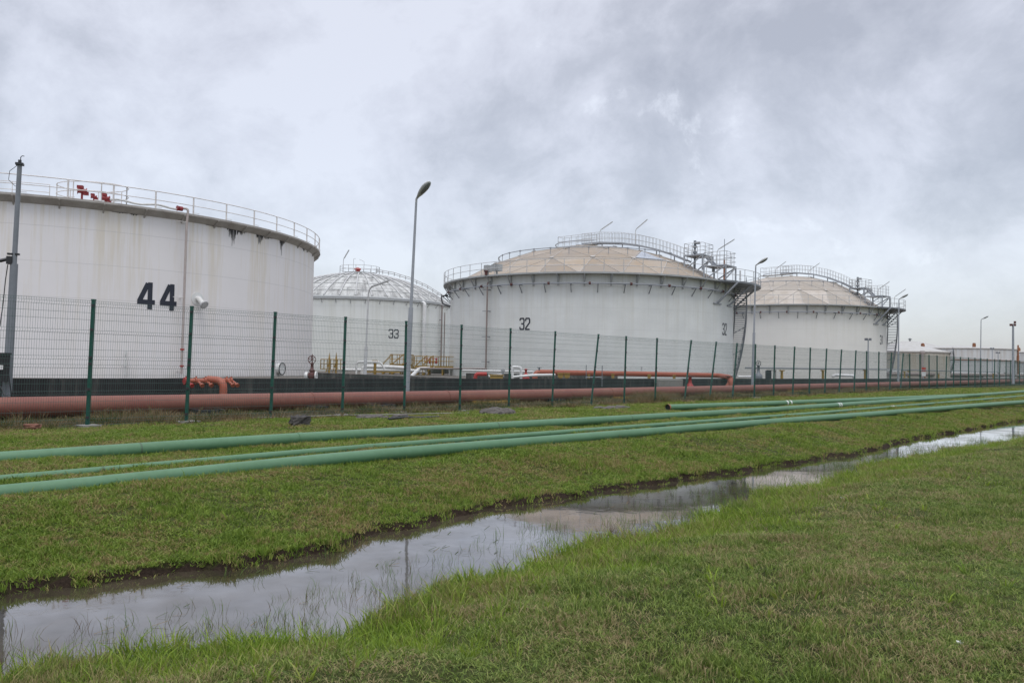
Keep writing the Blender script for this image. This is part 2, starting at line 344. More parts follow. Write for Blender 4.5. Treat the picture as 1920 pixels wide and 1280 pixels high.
def arc(p0, p1, p2, n=6):
    """rounded corner p0->p1->p2 (quadratic)"""
    p0, p1, p2 = V(p0), V(p1), V(p2)
    return [(p0 * (1 - t) ** 2 + p1 * 2 * t * (1 - t) + p2 * t * t) for t in [i / n for i in range(n + 1)]]
def bent(pts, rad, n=5):
    P = [V(p) for p in pts]; out = [P[0]]
    for i in range(1, len(P) - 1):
        a = (P[i - 1] - P[i]); b = (P[i + 1] - P[i]); ra = min(rad, a.length * .49, b.length * .49)
        out += arc(P[i] + a.normalized() * ra, P[i], P[i] + b.normalized() * ra, n)
    out.append(P[-1]); return out
def railing(mb, pts, h=1.1, step=1.5, r=.025, rails=(1.0, .5), n=5, skip_ends=False):
    P = [V(p) for p in pts]; L = [0]
    for i in range(1, len(P)): L.append(L[-1] + (P[i] - P[i - 1]).length)
    def at(d):
        for i in range(1, len(P)):
            if d <= L[i] + 1e-9: t = (d - L[i - 1]) / max(1e-9, L[i] - L[i - 1]); return P[i - 1].lerp(P[i], t)
        return P[-1]
    k = max(1, round(L[-1] / step)); U = Vector((0, 0, 1))
    for i in range(k + 1):
        q = at(L[-1] * i / k); mb.tube([q, q + U * h], r * 1.15, n, cap=False)
    for f in rails: mb.tube([p + U * h * f for p in P], r, n, cap=False)
def circ(c, R, z, a0, a1, n=48): return [(c[0] + R * math.cos(a0 + (a1 - a0) * i / n), c[1] + R * math.sin(a0 + (a1 - a0) * i / n), z) for i in range(n + 1)]

# stroke lettering laid on a cylinder wall
DIG = {'4': [[(.60, 1.0), (.10, .30)], [(-.04, .26), (1.06, .26)], [(.74, 1.04), (.74, -.02)]],
       '3': [[(0, .80), (0, .90), (.14, 1), (.86, 1), (1, .88), (1, .62), (.84, .51), (.30, .51)], [(.84, .51), (1, .40), (1, .12), (.86, 0), (.14, 0), (0, .10), (0, .22)]],
       '2': [[(0, .76), (0, .88), (.14, 1), (.86, 1), (1, .88), (1, .62), (.06, .12), (.06, 0), (1.05, 0)]],
       '1': [[(.2, .80), (.58, 1), (.58, 0)]]}
def ribbon(pl, th):
    n = len(pl); out = []
    for i in range(n):
        p = Vector(pl[i]); a = (p - Vector(pl[i - 1])).normalized() if i else None; b = (Vector(pl[i + 1]) - p).normalized() if i < n - 1 else None
        if a is None: nn = Vector((-b.y, b.x)); k = 1
        elif b is None: nn = Vector((-a.y, a.x)); k = 1
        else:
            na = Vector((-a.y, a.x)); nb = Vector((-b.y, b.x)); nn = (na + nb).normalized(); k = 1 / max(.5, nn.dot(na))
        out.append((p + nn * th / 2 * k, p - nn * th / 2 * k))
    return out
def number(tank, text, px, py, h, w, gap, th):
    a0, z0 = cyl_hit(tank, px, py); total = len(text) * w + (len(text) - 1) * gap; R = tank['R']; mb = MB(); lay = 0
    for i, ch in enumerate(text):
        x0 = -total / 2 + i * (w + gap)
        for pl in DIG[ch]:
            rb = ribbon([(x0 + x * w, (y - .5) * h) for x, y in pl], th); lay += 1; r = R + .012 + .003 * lay; vs = []
            # subdivide long strokes so they follow the shell
            pts = []
            for k in range(len(rb) - 1):
                m = max(1, int((rb[k + 1][0] - rb[k][0]).length / .25))
                for q in range(m): t = q / m; pts.append((rb[k][0].lerp(rb[k + 1][0], t), rb[k][1].lerp(rb[k + 1][1], t)))
            pts.append(rb[-1])
            for A, B in pts:
                for q in (A, B):
                    a = a0 + q.x / R; vs.append((tank['c'][0] + r * math.cos(a), tank['c'][1] + r * math.sin(a), z0 + q.y))
            mb.add(vs, [(2 * k, 2 * k + 1, 2 * k + 3, 2 * k + 2) for k in range(len(pts) - 1)])
    return mb.build('tank_number', 'num', tank['o'])
def cyl_hit(tank, px, py, R=None):
    r = ray(px, py); c = np.array(tank['c']); R = R or tank['R']; d = r[:2]; A = d @ d; B = -2 * d @ c; C = c @ c - R * R; q = B * B - 4 * A * C
    k = (-B - math.sqrt(max(q, 0))) / (2 * A); p = CAM + r * k; return math.atan2(p[1] - c[1], p[0] - c[0]), float(p[2])
def tk(tank, a, r, z): return (tank['c'][0] + r * math.cos(a), tank['c'][1] + r * math.sin(a), z)
def tangent(tank, side):      # angle of the silhouette on the right (+1) or left (-1) as seen from the camera
    c = tank['c']; Dd = math.hypot(*c); b = math.atan2(-c[1], -c[0]); return b + side * math.acos(tank['R'] / Dd)

# ------------------------------------------------------------------ setting
sv = np.unique(np.concatenate([np.arange(-12, 60, .22), np.arange(60, 150, 2), np.array([-2500, -800, -300, -120, -60, -35, -20, 200, 300, 500, 900, 1800, 3500])]))
tv = np.unique(np.round(np.concatenate([np.arange(4.4, 9.2, .06), np.arange(9.2, 12, .2), np.arange(-4, 4.4, .25), np.arange(12, 26.9, .7), np.array([26.9, 26.98, 27.2, 30, 40, 60, 100, 180, 300, 600, 1200, 3500, -8, -20, -60, -200, -800, -2500])]), 3))
S, T_ = np.meshgrid(sv, tv, indexing='ij'); Z = terrain(S, T_)
XY = S[..., None] * D + T_[..., None] * N
vv = np.concatenate([XY, Z[..., None]], -1).reshape(-1, 3); ns, nt_ = len(sv), len(tv)
idx = np.arange(ns * nt_).reshape(ns, nt_)
ff = np.stack([idx[:-1, :-1], idx[:-1, 1:], idx[1:, 1:], idx[1:, :-1]], -1).reshape(-1, 4)[:, ::-1]
def npmesh(name, verts, faces, mat, smooth=True):
    me = bpy.data.meshes.new(name); me.vertices.add(len(verts)); me.vertices.foreach_set('co', np.asarray(verts, np.float32).ravel())
    k = faces.shape[1]; me.loops.add(faces.size); me.loops.foreach_set('vertex_index', faces.astype(np.int32).ravel())
    me.polygons.add(len(faces)); me.polygons.foreach_set('loop_start', np.arange(0, faces.size, k, dtype=np.int32))
    me.materials.append(M[mat]); me.update(calc_edges=True)
    me.polygons.foreach_set('use_smooth', np.full(len(faces), smooth)); me.validate(); return me
me = npmesh('ground', vv, ff, 'ground')
soil = np.zeros_like(S); u = T_ - tf(S); w = tn(S) - T_
soil = np.maximum(soil, (np.abs(u - .0) < .12) * 1.0); soil = np.maximum(soil, (w < .12) * (u < .1) * 1.0)
soil = np.maximum(soil, np.clip(1 - np.abs(T_ - 22.6) / 2.6, 0, 1) * .85)
at = me.attributes.new('soil', 'FLOAT', 'POINT'); at.data.foreach_set('value', soil.ravel().astype(np.float32))
at = me.attributes.new('yard', 'FLOAT', 'POINT'); at.data.foreach_set('value', (T_ > 26.95).astype(np.float32).ravel())
go = bpy.data.objects.new('ground', me); COL.objects.link(go); tag(go, kind='structure')
mb = MB(); ss = np.arange(-14, 75, 1.0)
vs = []
for s_ in ss: vs += [ST(s_, 4.2, WL), ST(s_, 9.3, WL)]
mb.add(vs, [(2 * i, 2 * i + 2, 2 * i + 3, 2 * i + 1) for i in range(len(ss) - 1)])
wo = mb.build('water', 'water'); tag(wo, kind='structure')

# ------------------------------------------------------------------ tanks
def tank_base(cx, cy, R, z, wallmat, label, group='storage tanks', name='storage_tank', zb=.58):
    o = thing(name, label, 'storage tank', (cx, cy, zb), group); t = dict(c=(cx, cy), R=R, z=z, zb=zb, o=o)
    mb = MB(); mb.lathe([(R, zb - .05), (R, zb + (z - zb) * .33), (R, zb + (z - zb) * .66), (R, z)], (cx, cy, 0), 160); mb.build('wall', wallmat, o)
    return t
def gallery(t, w, th=.12, mat='gallery', drop=0, n=128):
    c, R, z = t['c'], t['R'], t['z']; mb = MB()
    mb.lathe([(R - .03, z - th), (R + w, z - th), (R + w, z), (R - .03, z), (R - .03, z - th)], (c[0], c[1], 0), n, smooth=False)
    return mb.build('gallery', mat, t['o'])
def down_pipe(t, px, ytop, ybot, r, mat, name='drop_pipe', off=.35, foot=None, brk=(), bands=(), bmat='rail', topin=True):
    a, zt1 = cyl_hit(t, px, ytop, t['R'] + off); _, z0 = cyl_hit(t, px, ybot, t['R'] + off); z0 = max(z0, t['zb'] + .1) if foot is None else z0
    rr = t['R'] + off; pts = [tk(t, a, rr, z0), tk(t, a, rr, zt1)]
    if topin: pts.append(tk(t, a, t['R'] - .5, zt1 + .02))
    if foot: pts = [tk(t, a + foot / t['R'], rr, z0)] + pts
    mb = MB(); mb.tube(bent(pts, .35), r, 8); p = mb.build(name, mat, t['o'])
    for y in brk:
        _, zz = cyl_hit(t, px, y, rr); b = MB(); b.beam(tk(t, a, t['R'] - .02, zz), tk(t, a, rr, zz), .08); b.beam(tk(t, a - .6 / t['R'], rr, zz), tk(t, a + .05 / t['R'], rr, zz), .05); b.build('pipe_bracket', bmat, p)
    for y in bands:
        _, zz = cyl_hit(t, px, y, rr); b = MB(); b.cyl(tk(t, a, rr, zz - .08), tk(t, a, rr, zz + .08), r * 1.35); b.build('flange', 'redv', p)
    return p

# --- tank 44
T44 = tank_base(-35.84, 63.86, 19.2, 11.0, 'w44', 'big white tank marked 44, cut off by the left edge of the photo', zb=.44)
t = T44; c = t['c']; R = t['R']
mb = MB(); n = 150
mb.lathe([(R - .05, 10.62), (R + .02, 10.62), (R + .50, 10.95), (R + .50, 11.08), (R - .05, 11.10)], (c[0], c[1], 0), n, smooth=False)
for k in range(52):
    a = 2 * PI * k / 52; q = Vector((math.cos(a), math.sin(a), 0)); tt = Vector((-q.y, q.x, 0)); cc = V((c[0], c[1], 0))
    A = [cc + q * (R + .0) + Vector((0, 0, 10.45)), cc + q * (R + .515) + Vector((0, 0, 10.90)), cc + q * (R + .515) + Vector((0, 0, 10.99)), cc + q * R + Vector((0, 0, 10.99))]
    vs = [p + tt * .04 for p in A] + [p - tt * .04 for p in A]
    mb.add(vs, [(0, 1, 2, 3), (7, 6, 5, 4), (0, 4, 5, 1), (1, 5, 6, 2)])
mb.build('gallery', 'rim', t['o'])
mb = MB(); mb.lathe([(R - .05, 11.08), (R * .5, 11.5), (0.05, 12.0)], (c[0], c[1], 0), 96); mb.build('roof', 'zinc', t['o'])
mb = MB(); k = 51; rr = R + .44
for i in range(k):
    a = 2 * PI * (i + .35) / k; mb.beam(tk(t, a, rr, 11.05), tk(t, a, rr, 12.16), .075)
    mb.beam(tk(t, a, rr, 11.15), tk(t, a + .018, rr + .12, 11.15), .03)
for z_, r_ in ((12.16, .032), (11.62, .026)): mb.tube(circ(c, rr, z_, 0, 2 * PI * (1 - 1 / 180), 179), r_, 5, closed=True)
mb.build('railing', 'railw', t['o'])
number(t, '44', 295, 556, 1.58, .96, .40, .285)
# roof edge platform with curved rail, foam chambers
a1, _ = cyl_hit(t, 178, 372); pc = tk(t, a1, R - 1.4, 11.12)
mb = MB(); pth = [(pc[0] + 2.1 * math.cos(x), pc[1] + 1.5 * math.sin(x), 11.15) for x in [2 * PI * i / 20 for i in range(21)]]
railing(mb, pth, 1.1, 1.6, .028); railing(mb, [tk(t, a1 - .13 - .02 * i, R - 1.5, 11.15) for i in range(12)], .95, 2.5, .022)
mb.build('platform_railing', 'railw', t['o'])
for px, yy, sc_ in ((154, 357, .72), (198, 371, .66), (176, 366, .45)):
    a, _ = cyl_hit(t, px, yy, R - .7); r_ = R - .7; z_ = 11.5 + (.28 if px == 154 else 0); p = thing_part = None
    mb = MB(); b0 = V(tk(t, a, r_, z_)); ta = Vector((-math.sin(a), math.cos(a), 0))
    mb.cyl(b0 - ta * .32 * sc_, b0 + ta * .32 * sc_, .2 * sc_, 12); mb.cyl(b0 + ta * .30 * sc_, b0 + ta * .36 * sc_, .28 * sc_, 12); mb.cyl(b0 - ta * .36 * sc_, b0 - ta * .30 * sc_, .28 * sc_, 12)
    mb.cyl(b0, b0 + Vector((0, 0, .42 * sc_)), .13 * sc_, 10); mb.box(b0 + ta * .3 * sc_ + Vector((0, 0, -.18 * sc_)), (.4 * sc_, .3 * sc_, .28 * sc_), .4); mb.box(b0 - ta * .15 * sc_ + Vector((0, 0, .32 * sc_)), (.45 * sc_, .3 * sc_, .25 * sc_), .2)
    mb.cyl(V((b0.x, b0.y, 11.05)), b0, .09 * sc_, 8); mb.build('foam_chamber', 'darkred', t['o'])
aE, zE = cyl_hit(t, 346, 400, R + .3)
aS, _ = cyl_hit(t, 205, 372, R - .2)
mb = MB(); mb.tube([tk(t, aS + (aE - .012 - aS) * i / 12, R + .05 + .2 * i / 12, 11.32 + .06 * math.sin(i)) for i in range(13)], .07, 8); mb.build('foam_pipe', 'white', t['o'])
mb = MB(); mb.cyl(tk(t, aE - .02, R + .3, 11.33), tk(t, aE - .008, R + .3, 11.33), .15, 12); mb.cyl(tk(t, aE - .026, R + .3, 11.33), tk(t, aE - .023, R + .3, 11.33), .17, 12); mb.build('elbow_flange', 'darkred', t['o'])
mb = MB(); mb.tube(bent([tk(t, aE - .01, R + .3, 11.36), tk(t, aE + .006, R + .55, 11.36), tk(t, aE + .002, R + .55, 10.2), tk(t, aE, R + .55, .75)], .3), .075, 10); dp = mb.build('drop_pipe', 'greyp', t['o'])
for y in (416, 558, 695):
    _, zz = cyl_hit(t, 346, y, R + .5); b = MB(); b.beam(tk(t, aE, R, zz), tk(t, aE, R + .55, zz), .06); b.beam(tk(t, aE - .035, R + .55, zz), tk(t, aE + .006, R + .55, zz), .07, .03); b.build('pipe_bracket', 'railw', dp)
for y in (655, 686):
    _, zz = cyl_hit(t, 346, y, R + .5); b = MB(); b.cyl(tk(t, aE, R + .55, zz - .05), tk(t, aE, R + .55, zz + .05), .13, 10); b.build('pipe_band', 'redv', dp)
# nozzle
a, z_ = cyl_hit(t, 370, 560); o0 = V(tk(t, a, R, z_)); q = Vector((math.cos(a), math.sin(a), 0))
mb = MB(); mb.cyl(o0 - q * .02, o0 + q * .03, .42, 24); e = o0 + q * .55 + Vector((.12, 0, -.38)); mb.tube([o0, o0 + q * .15, e], .17, 16); nz = mb.build('nozzle', 'white', t['o'])
dd = (e - (o0 + q * .15)).normalized(); mb = MB(); mb.cyl(e, e + dd * .10, .29, 20); mb.cyl(e + dd * .10, e + dd * .13, .20, 20)
for i in range(10):
    x_ = dd.orthogonal().normalized(); y_ = dd.cross(x_); b = e + (x_ * math.cos(i * .628) + y_ * math.sin(i * .628)) * .235; mb.cyl(b - dd * .03, b + dd * .15, .022, 6)
mb.build('blind_flange', 'rail', nz)
a, z_ = cyl_hit(t, 522, 691); o0 = V(tk(t, a, R, z_)); q = Vector((math.cos(a), math.sin(a), 0))
mb = MB(); mb.cyl(o0 - q * .02, o0 + q * .28, .40, 24); mh = mb.build('manhole', 'white', t['o'])
x_ = Vector((-q.y, q.x, 0)); ring = [o0 + q * .32 + (x_ * math.cos(i * PI / 12) + Vector((0, 0, 1)) * math.sin(i * PI / 12)) * .44 for i in range(24)]
mb = MB(); mb.tube(ring, .035, 6, closed=True); mb.build('manhole_rim', 'dark', mh)
a, z_ = cyl_hit(t, 233, 690); mb = MB(); mb.cyl(tk(t, a, R + .25, .65), tk(t, a, R + .25, 2.05), .05, 8); mb.cyl(tk(t, a, R + .25, 1.9), tk(t, a, R + .25, 2.15), .08, 8)
mb.cyl(tk(t, a, R + .25, 1.2), tk(t, a, R + .25, 1.45), .09, 8); mb.beam(tk(t, a, R, 1.3), tk(t, a, R + .25, 1.3), .05); mb.build('gauge_pipe', 'white', t['o'])
# soot drips under the rim
for px, wid, ln in ((437, 1.05, 1.25), (487, .75, .95), (528, .55, 1.25), (570, .8, .3), (500, 1.6, .25), (452, 1.0, .35), (400, 1.2, .12), (223, .9, .12), (250, .5, .2)):
    a, _ = cyl_hit(t, px, 440); mb = MB(); nn = max(6, int(wid / .05))
    mb.add([tk(t, a + (-wid / 2 + wid * q / 12) / R, R + .011, zz_) for q in range(13) for zz_ in (10.665, 10.60)], [(2 * q, 2 * q + 1, 2 * q + 3, 2 * q + 2) for q in range(12)])
    for i in range(nn):
        x = (i / nn - .5) * wid; env = max(.12, 1 - abs(x) / wid * 1.7); L_ = ln * env * random.uniform(.35, 1.0); w_ = wid / nn * random.uniform(.8, 1.5); x += random.uniform(-.03, .03); z1 = 10.66
        w2 = w_ * random.uniform(.1, .6); r_ = R + .012 + .002 * (i % 3); sl = random.uniform(-.06, .06) * ln
        mb.add([tk(t, a + (x - w_ / 2) / R, r_, z1), tk(t, a + (x + w_ / 2) / R, r_, z1), tk(t, a + (x + w_ / 2 * .9 + sl * .6) / R, r_, z1 - L_ * .6), tk(t, a + (x + sl + w2 / 2) / R, r_, z1 - L_), tk(t, a + (x + sl - w2 / 2) / R, r_, z1 - L_), tk(t, a + (x - w_ / 2 * .9 + sl * .6) / R, r_, z1 - L_ * .6)], [(0, 1, 2, 3, 4, 5)])
    mb.build('soot_stain', 'stain', t['o'])

# --- geodesic roofs
def geodome(t, rise_, rings, mat, r0, z0, rot=0.1, sky=None, rr_=.07):
    c = t['c']; Rs = (r0 * r0 + rise_ * rise_) / (2 * rise_); rnd = random.Random(5); phi = math.asin(r0 / Rs)
    def pt(k, a, e=0): th = phi * k / rings; return (c[0] + (Rs + e) * math.sin(th) * math.cos(a), c[1] + (Rs + e) * math.sin(th) * math.sin(a), z0 + rise_ - Rs + (Rs + e) * math.cos(th))
    V_ = [pt(0, 0)]; ids = [[0]]; edges = set()
    for k in range(1, rings + 1):
        row = []
        for j in range(6 * k): row.append(len(V_)); V_.append(pt(k, rot + 2 * PI * j / (6 * k)))
        ids.append(row)
    fs = []
    for k in range(1, rings + 1):
        O = ids[k]; I = ids[k - 1]
        for s_ in range(6):
            for j in range(k):
                o1 = O[(s_ * k + j) % (6 * k)]; o2 = O[(s_ * k + j + 1) % (6 * k)]; i1 = I[(s_ * (k - 1) + j) % max(1, 6 * (k - 1))]
                fs.append((o1, o2, i1))
                if j < k - 1: i2 = I[(s_ * (k - 1) + j + 1) % max(1, 6 * (k - 1))]; fs.append((i1, o2, i2))
    mb = MB(); mb.add(V_, fs); base = len(fs)
    for f in fs:
        for a, b in ((0, 1), (1, 2), (2, 0)): edges.add((min(f[a], f[b]), max(f[a], f[b])))
    tones = [rnd.random() for _ in fs]
    for a, b in edges: mb.beam(V_[a], V_[b], rr_, .05, 1)
    o = mb.build('dome_roof', [mat, 'rim'], t['o']); me = o.data
    at = me.attributes.new('tone', 'FLOAT', 'FACE'); at.data.foreach_set('value', tones + [0.5] * (len(me.polygons) - base))
    g = MB()
    for v in V_[1:]:
        d = (V(v) - V((c[0], c[1], z0 + rise_ - Rs))).normalized(); g.cyl(V(v) + d * .02, V(v) + d * .07, .22, 10)
    g.build('gusset_plate', 'rim', t['o'])['kind'] = 'stuff'
    if sky is not None:
        best = min(fs, key=lambda f: (1e9 if np.mean([V_[i] for i in f], 0)[1] > c[1] - 3.5 else 0) + (proj(np.mean([V_[i] for i in f], 0))[0] - sky[0]) ** 2 + (proj(np.mean([V_[i] for i in f], 0))[1] - sky[1]) ** 2)
        P = [V(V_[i]) for i in best]; ctr = sum(P, Vector()) / 3; nn = (P[1] - P[0]).cross(P[2] - P[0]).normalized(); nn = nn if nn.z > 0 else -nn
        mb = MB(); A = [ctr + (p - ctr) * .86 + nn * .06 for p in P]; B = [p - nn * .05 for p in A]; mb.add(A + B, [(0, 1, 2), (0, 3, 4, 1), (1, 4, 5, 2), (2, 5, 3, 0)]); mb.build('skylight', 'sky_l', t['o'])
    return lambda r, e=0: z0 + rise_ - Rs + math.sqrt(max(0, (Rs + e) ** 2 - r * r))

def copy_part(o, parent, rz, name=None):
    q = o.copy(); COL.objects.link(q); q.parent = parent; q.rotation_euler = (0, 0, rz); return q

def geo_tank(t, sc_=1.0, rise_=4.4, gw=.75, dome='dome32', rings=4, gal='gallery', sky=None, nbr=40, hose=True, rot=.1, plat=1.9):
    c, R, z, o = t['c'], t['R'], t['z'], t['o']; ga = gallery(t, gw, .14, gal)
    zr = geodome(t, rise_, rings, dome, R - .35, z + .02, rot, sky)
    tr = tangent(t, 1); br = math.atan2(-c[1], -c[0])
    # bulged landing of the gallery at the stair head
    la0, la1 = tr - math.radians(30), tr + math.radians(26); mb = MB(); k = 18; vs = []
    for i in range(k + 1):
        a = la0 + (la1 - la0) * i / k; w_ = gw + .01 + plat * math.sin(PI * i / k) ** .8
        for r_, zz in ((R + gw - .3, z - .16), (R + w_, z - .16), (R + w_, z + .012), (R + gw - .3, z + .012)): vs.append(tk(t, a, r_, zz))
    fs = []
    for i in range(k):
        for j in range(4): fs.append((i * 4 + j, i * 4 + (j + 1) % 4, (i + 1) * 4 + (j + 1) % 4, (i + 1) * 4 + j))
    mb.add(vs, fs); mb.build('stair_landing', 'galvd', o)
    # outer railing
    mb = MB(); k = 110; pth = []
    for i in range(k):
        a = 2 * PI * i / k; w_ = gw
        da = (a - la0) % (2 * PI)
        if da < la1 - la0: w_ = gw + plat * math.sin(PI * da / (la1 - la0)) ** .8
        pth.append(tk(t, a, R + w_ - .05, z))
    railing(mb, pth + [pth[0]], 1.15, 1.75, .026, n=4); mb.build('railing', 'rail', o)
    # brackets under the gallery: one mesh shared by every bracket
    mb = MB(); x = R; cc = (c[0], c[1])
    def L(r_, y_, z_): return (cc[0] + r_, cc[1] + y_, z_)
    mb.beam(L(x + .06, 0, z - .14), L(x + .06, 0, z - 1.15), .16, .12); mb.beam(L(x + .04, 0, z - 1.1), L(x + gw - .05, 0, z - .17), .07, .1)
    b0 = mb.build('bracket', 'gallery', o)
    mb = MB(); mb.beam(L(x, 0, z - 1.75), L(x + .55, 0, z - 1.05), .06); mb.beam(L(x, 0, z - 1.05), L(x + .6, 0, z - 1.05), .06); b1 = mb.build('pipe_bracket', 'galvd', o)
    first = True
    for i in range(nbr):
        a = 2 * PI * i / nbr + .03
        if math.cos(a - br) < -.1: continue
        if first: b0.rotation_euler = (0, 0, a); b1.rotation_euler = (0, 0, a + PI / nbr); first = False
        else: copy_part(b0, o, a); copy_part(b1, o, a + PI / nbr)
    if hose:
        mb = MB(); mb.tube(circ(c, R + .45, z - .98, 0, 2 * PI * (1 - 1 / 140), 139), .06, 6, closed=True)
        for i in range(11): a = br - 1.2 + i * .24; mb.cyl(tk(t, a - .006, R + .45, z - .98), tk(t, a + .006, R + .45, z - .98), .13, 8, 1)
        mb.build('sprinkler_ring', ['galv', 'maroon'], o)
        # upper ring pipe standing on the dome
        rr = R * .66; mb = MB(); zz = zr(rr) + .55; A0, A1 = br - 1.75, br + .95
        mb.tube([tk(t, A0 - .06, rr + .3, zz - .5)] + circ(c, rr, zz, A0, A1, 60), .045, 5)
        for i in range(15): a = A0 + (A1 - A0) * i / 14; mb.tube([tk(t, a, rr, zz), tk(t, a, rr, zz - .62)], .03, 4); mb.cyl(tk(t, a - .008, rr, zz), tk(t, a + .008, rr, zz), .085, 6)
        rr2 = R * .25; zz = zr(rr2) + .5; mb.tube(circ(c, rr2, zz, br - 1.9, br + .1, 20), .05, 5)
        mb.build('roof_sprinkler_pipe', 'galv', o)
    # walkway from the crown down to the landing
    wa = tr - math.radians(24); wd = Vector((math.cos(wa), math.sin(wa), 0)); sd = Vector((-wd.y, wd.x, 0)); C3 = V((c[0], c[1], 0))
    stn = [-.8, 1.5, 4, 6, 8, 10, R - 3.2]; stn = [x for x in stn if x <= R - 3.1]
    def wp(x, e=.45): return C3 + wd * x + Vector((0, 0, zr(abs(x)) + e))
    mb = MB(); line = [wp(x) for x in stn]
    for i in range(len(line) - 1):
        for sgn in (-.42, .42): mb.beam(line[i] + sd * sgn, line[i + 1] + sd * sgn, .06, .16)
        Ln = (line[i + 1] - line[i]); kk = int(Ln.length / .35)
        for j in range(kk): p = line[i] + Ln * (j / kk); mb.beam(p - sd * .42, p + sd * .42, .2, .03)
        mb.beam(line[i], line[i] - Vector((0, 0, .5)), .1)
    wk = mb.build('roof_walkway', 'galv', o)
    mb = MB()
    for sgn in (-.45, .45): railing(mb, [p + sd * sgn for p in line], 1.1, .42, .018, n=4)
    mb.build('handrail', 'rail', wk)
    # crown platform
    top = C3 + Vector((0, 0, zr(0) + .35)); pr = 3.9; mb = MB(); ring = [top + Vector((pr * math.cos(x) * 1.0, pr * math.sin(x), 0)) for x in [br - 2.2 + 4.4 * i / 16 for i in range(17)]]
    railing(mb, [top - wd * pr + sd * -.5, top - wd * pr + sd * .5, top + wd * .5 + sd * .5], 1.1, .9, .022, n=4); railing(mb, [top - wd * pr - sd * .5, top + wd * .5 - sd * .5], 1.1, .9, .022, n=4)
    mb.box(top - wd * 1.7 + Vector((0, 0, -.03)), (4.6, 1.0, .08), wa); mb.build('crown_platform', 'rail', o)
    # stepped platforms at the dome foot
    def plat_(center, lx, ly, zf, legs_to, name, h=1.1):
        m = MB(); cx = V(center); A = [cx + wd * a * lx / 2 + sd * b * ly / 2 for a, b in ((-1, -1), (1, -1), (1, 1), (-1, 1))]
        m.box((cx.x, cx.y, zf - .05), (lx, ly, .12), wa)
        for p in A: m.beam((p.x, p.y, legs_to), (p.x, p.y, zf), .13)
        m.beam((A[0].x, A[0].y, legs_to + .1), (A[1].x, A[1].y, zf - .1), .09); m.beam((A[3].x, A[3].y, legs_to + .1), (A[2].x, A[2].y, zf - .1), .09); m.beam((A[1].x, A[1].y, legs_to + .1), (A[2].x, A[2].y, zf - .1), .09)
        pp = m.build(name, 'galv', o); q = MB(); railing(q, [(p.x, p.y, zf) for p in A + [A[0]]], h, .8, .024, (1, .66, .33), n=4); q.build('handrail', 'rail', pp); return pp
    p1 = C3 + wd * (R - 2.2); z1 = z + 2.6; plat_(p1, 1.9, 2.2, z1, zr(R - 2.4) - .2, 'upper_platform')
    p2 = C3 + wd * (R + .0); plat_(p2, 2.2, 2.2, z + 1.45, z + .0, 'lower_platform', 1.25)
    mb = MB(); A = C3 + wd * (R - 4.6); mb.box((A.x, A.y, z + 1.35), (.001 + 3.0, 1.1, .1), wa); mb.build('walkway_step', 'galv', o)
    mb = MB(); q = p1 - wd * .4; b0_ = Vector((q.x, q.y, z1)); mb.cyl(b0_ - Vector((0, 0, 1.2)), b0_ + Vector((0, 0, 1.0)), .10); mb.cyl(b0_ + Vector((0, 0, .25)), b0_ + Vector((0, 0, .45)), .2); mb.cyl(b0_ + Vector((0, 0, .8)), b0_ + Vector((0, 0, 1.0)), .19)
    mb.cyl(b0_ + Vector((0, 0, 1.25)) - sd * .1, b0_ + Vector((0, 0, 1.25)) + wd * .5, .13); mb.cyl(b0_ + Vector((0, 0, 1.0)), b0_ + Vector((0, 0, 1.5)), .13); mb.build('vent_valve', 'galvd', o)
    # stair between platforms
    mb = MB()
    for sgn in (-.4, .4): mb.beam(p1 + sd * sgn + wd * .8 + Vector((0, 0, z1 - .1)), p2 + sd * sgn - wd * .4 + Vector((0, 0, z + 1.45)), .06, .18)
    mb.build('short_stair', 'galv', o)
    # helical stair round the right-hand side
    mb = MB(); a0 = tr - math.radians(6); a1 = tr + math.radians(21); k = 44; r1, r2 = R + .12, R + 1.28; z1_, z0_ = z - .16, t['zb'] + .05
    inn, out = [], []
    for i in range(k + 1):
        f = i / k; a = a0 + (a1 - a0) * f; zz = z1_ + (z0_ - z1_) * f; inn.append(tk(t, a, r1, zz)); out.append(tk(t, a, r2, zz))
        if i < k: A = V(tk(t, a, r1, zz)); B = V(tk(t, a, r2, zz)); mb.beam(A, B, .26, .07)
    mb.tube(inn, .075, 4, smooth=False); mb.tube(out, .075, 4, smooth=False); stc = mb.build('spiral_stair', 'galv', o)
    mb = MB(); railing(mb, out, 1.05, .95, .026, n=4)
    for f in (.15, .4, .65, .85): a = a0 + (a1 - a0) * f; zz = z1_ + (z0_ - z1_) * f; mb.beam(tk(t, a, R, zz - .8), tk(t, a, r2, zz - .05), .07)
    mb.build('handrail', 'galvd', stc)
    # long braces below the landing
    for dg, ww in ((-26, .15), (-14, .12), (-2, .12), (8, .12)):
        mb = MB(); a = tr + math.radians(dg); mb.beam(tk(t, a, R + .03, z - 2.1), tk(t, a, R + gw + plat * .75, z - .17), ww)
        if dg < -5: mb.beam(tk(t, a - .05, R + .08, z - 2.15), tk(t, a + .05, R + .08, z - 2.15), .1)
        mb.build('landing_brace', 'galv', o)
    return zr, wd, sd, line

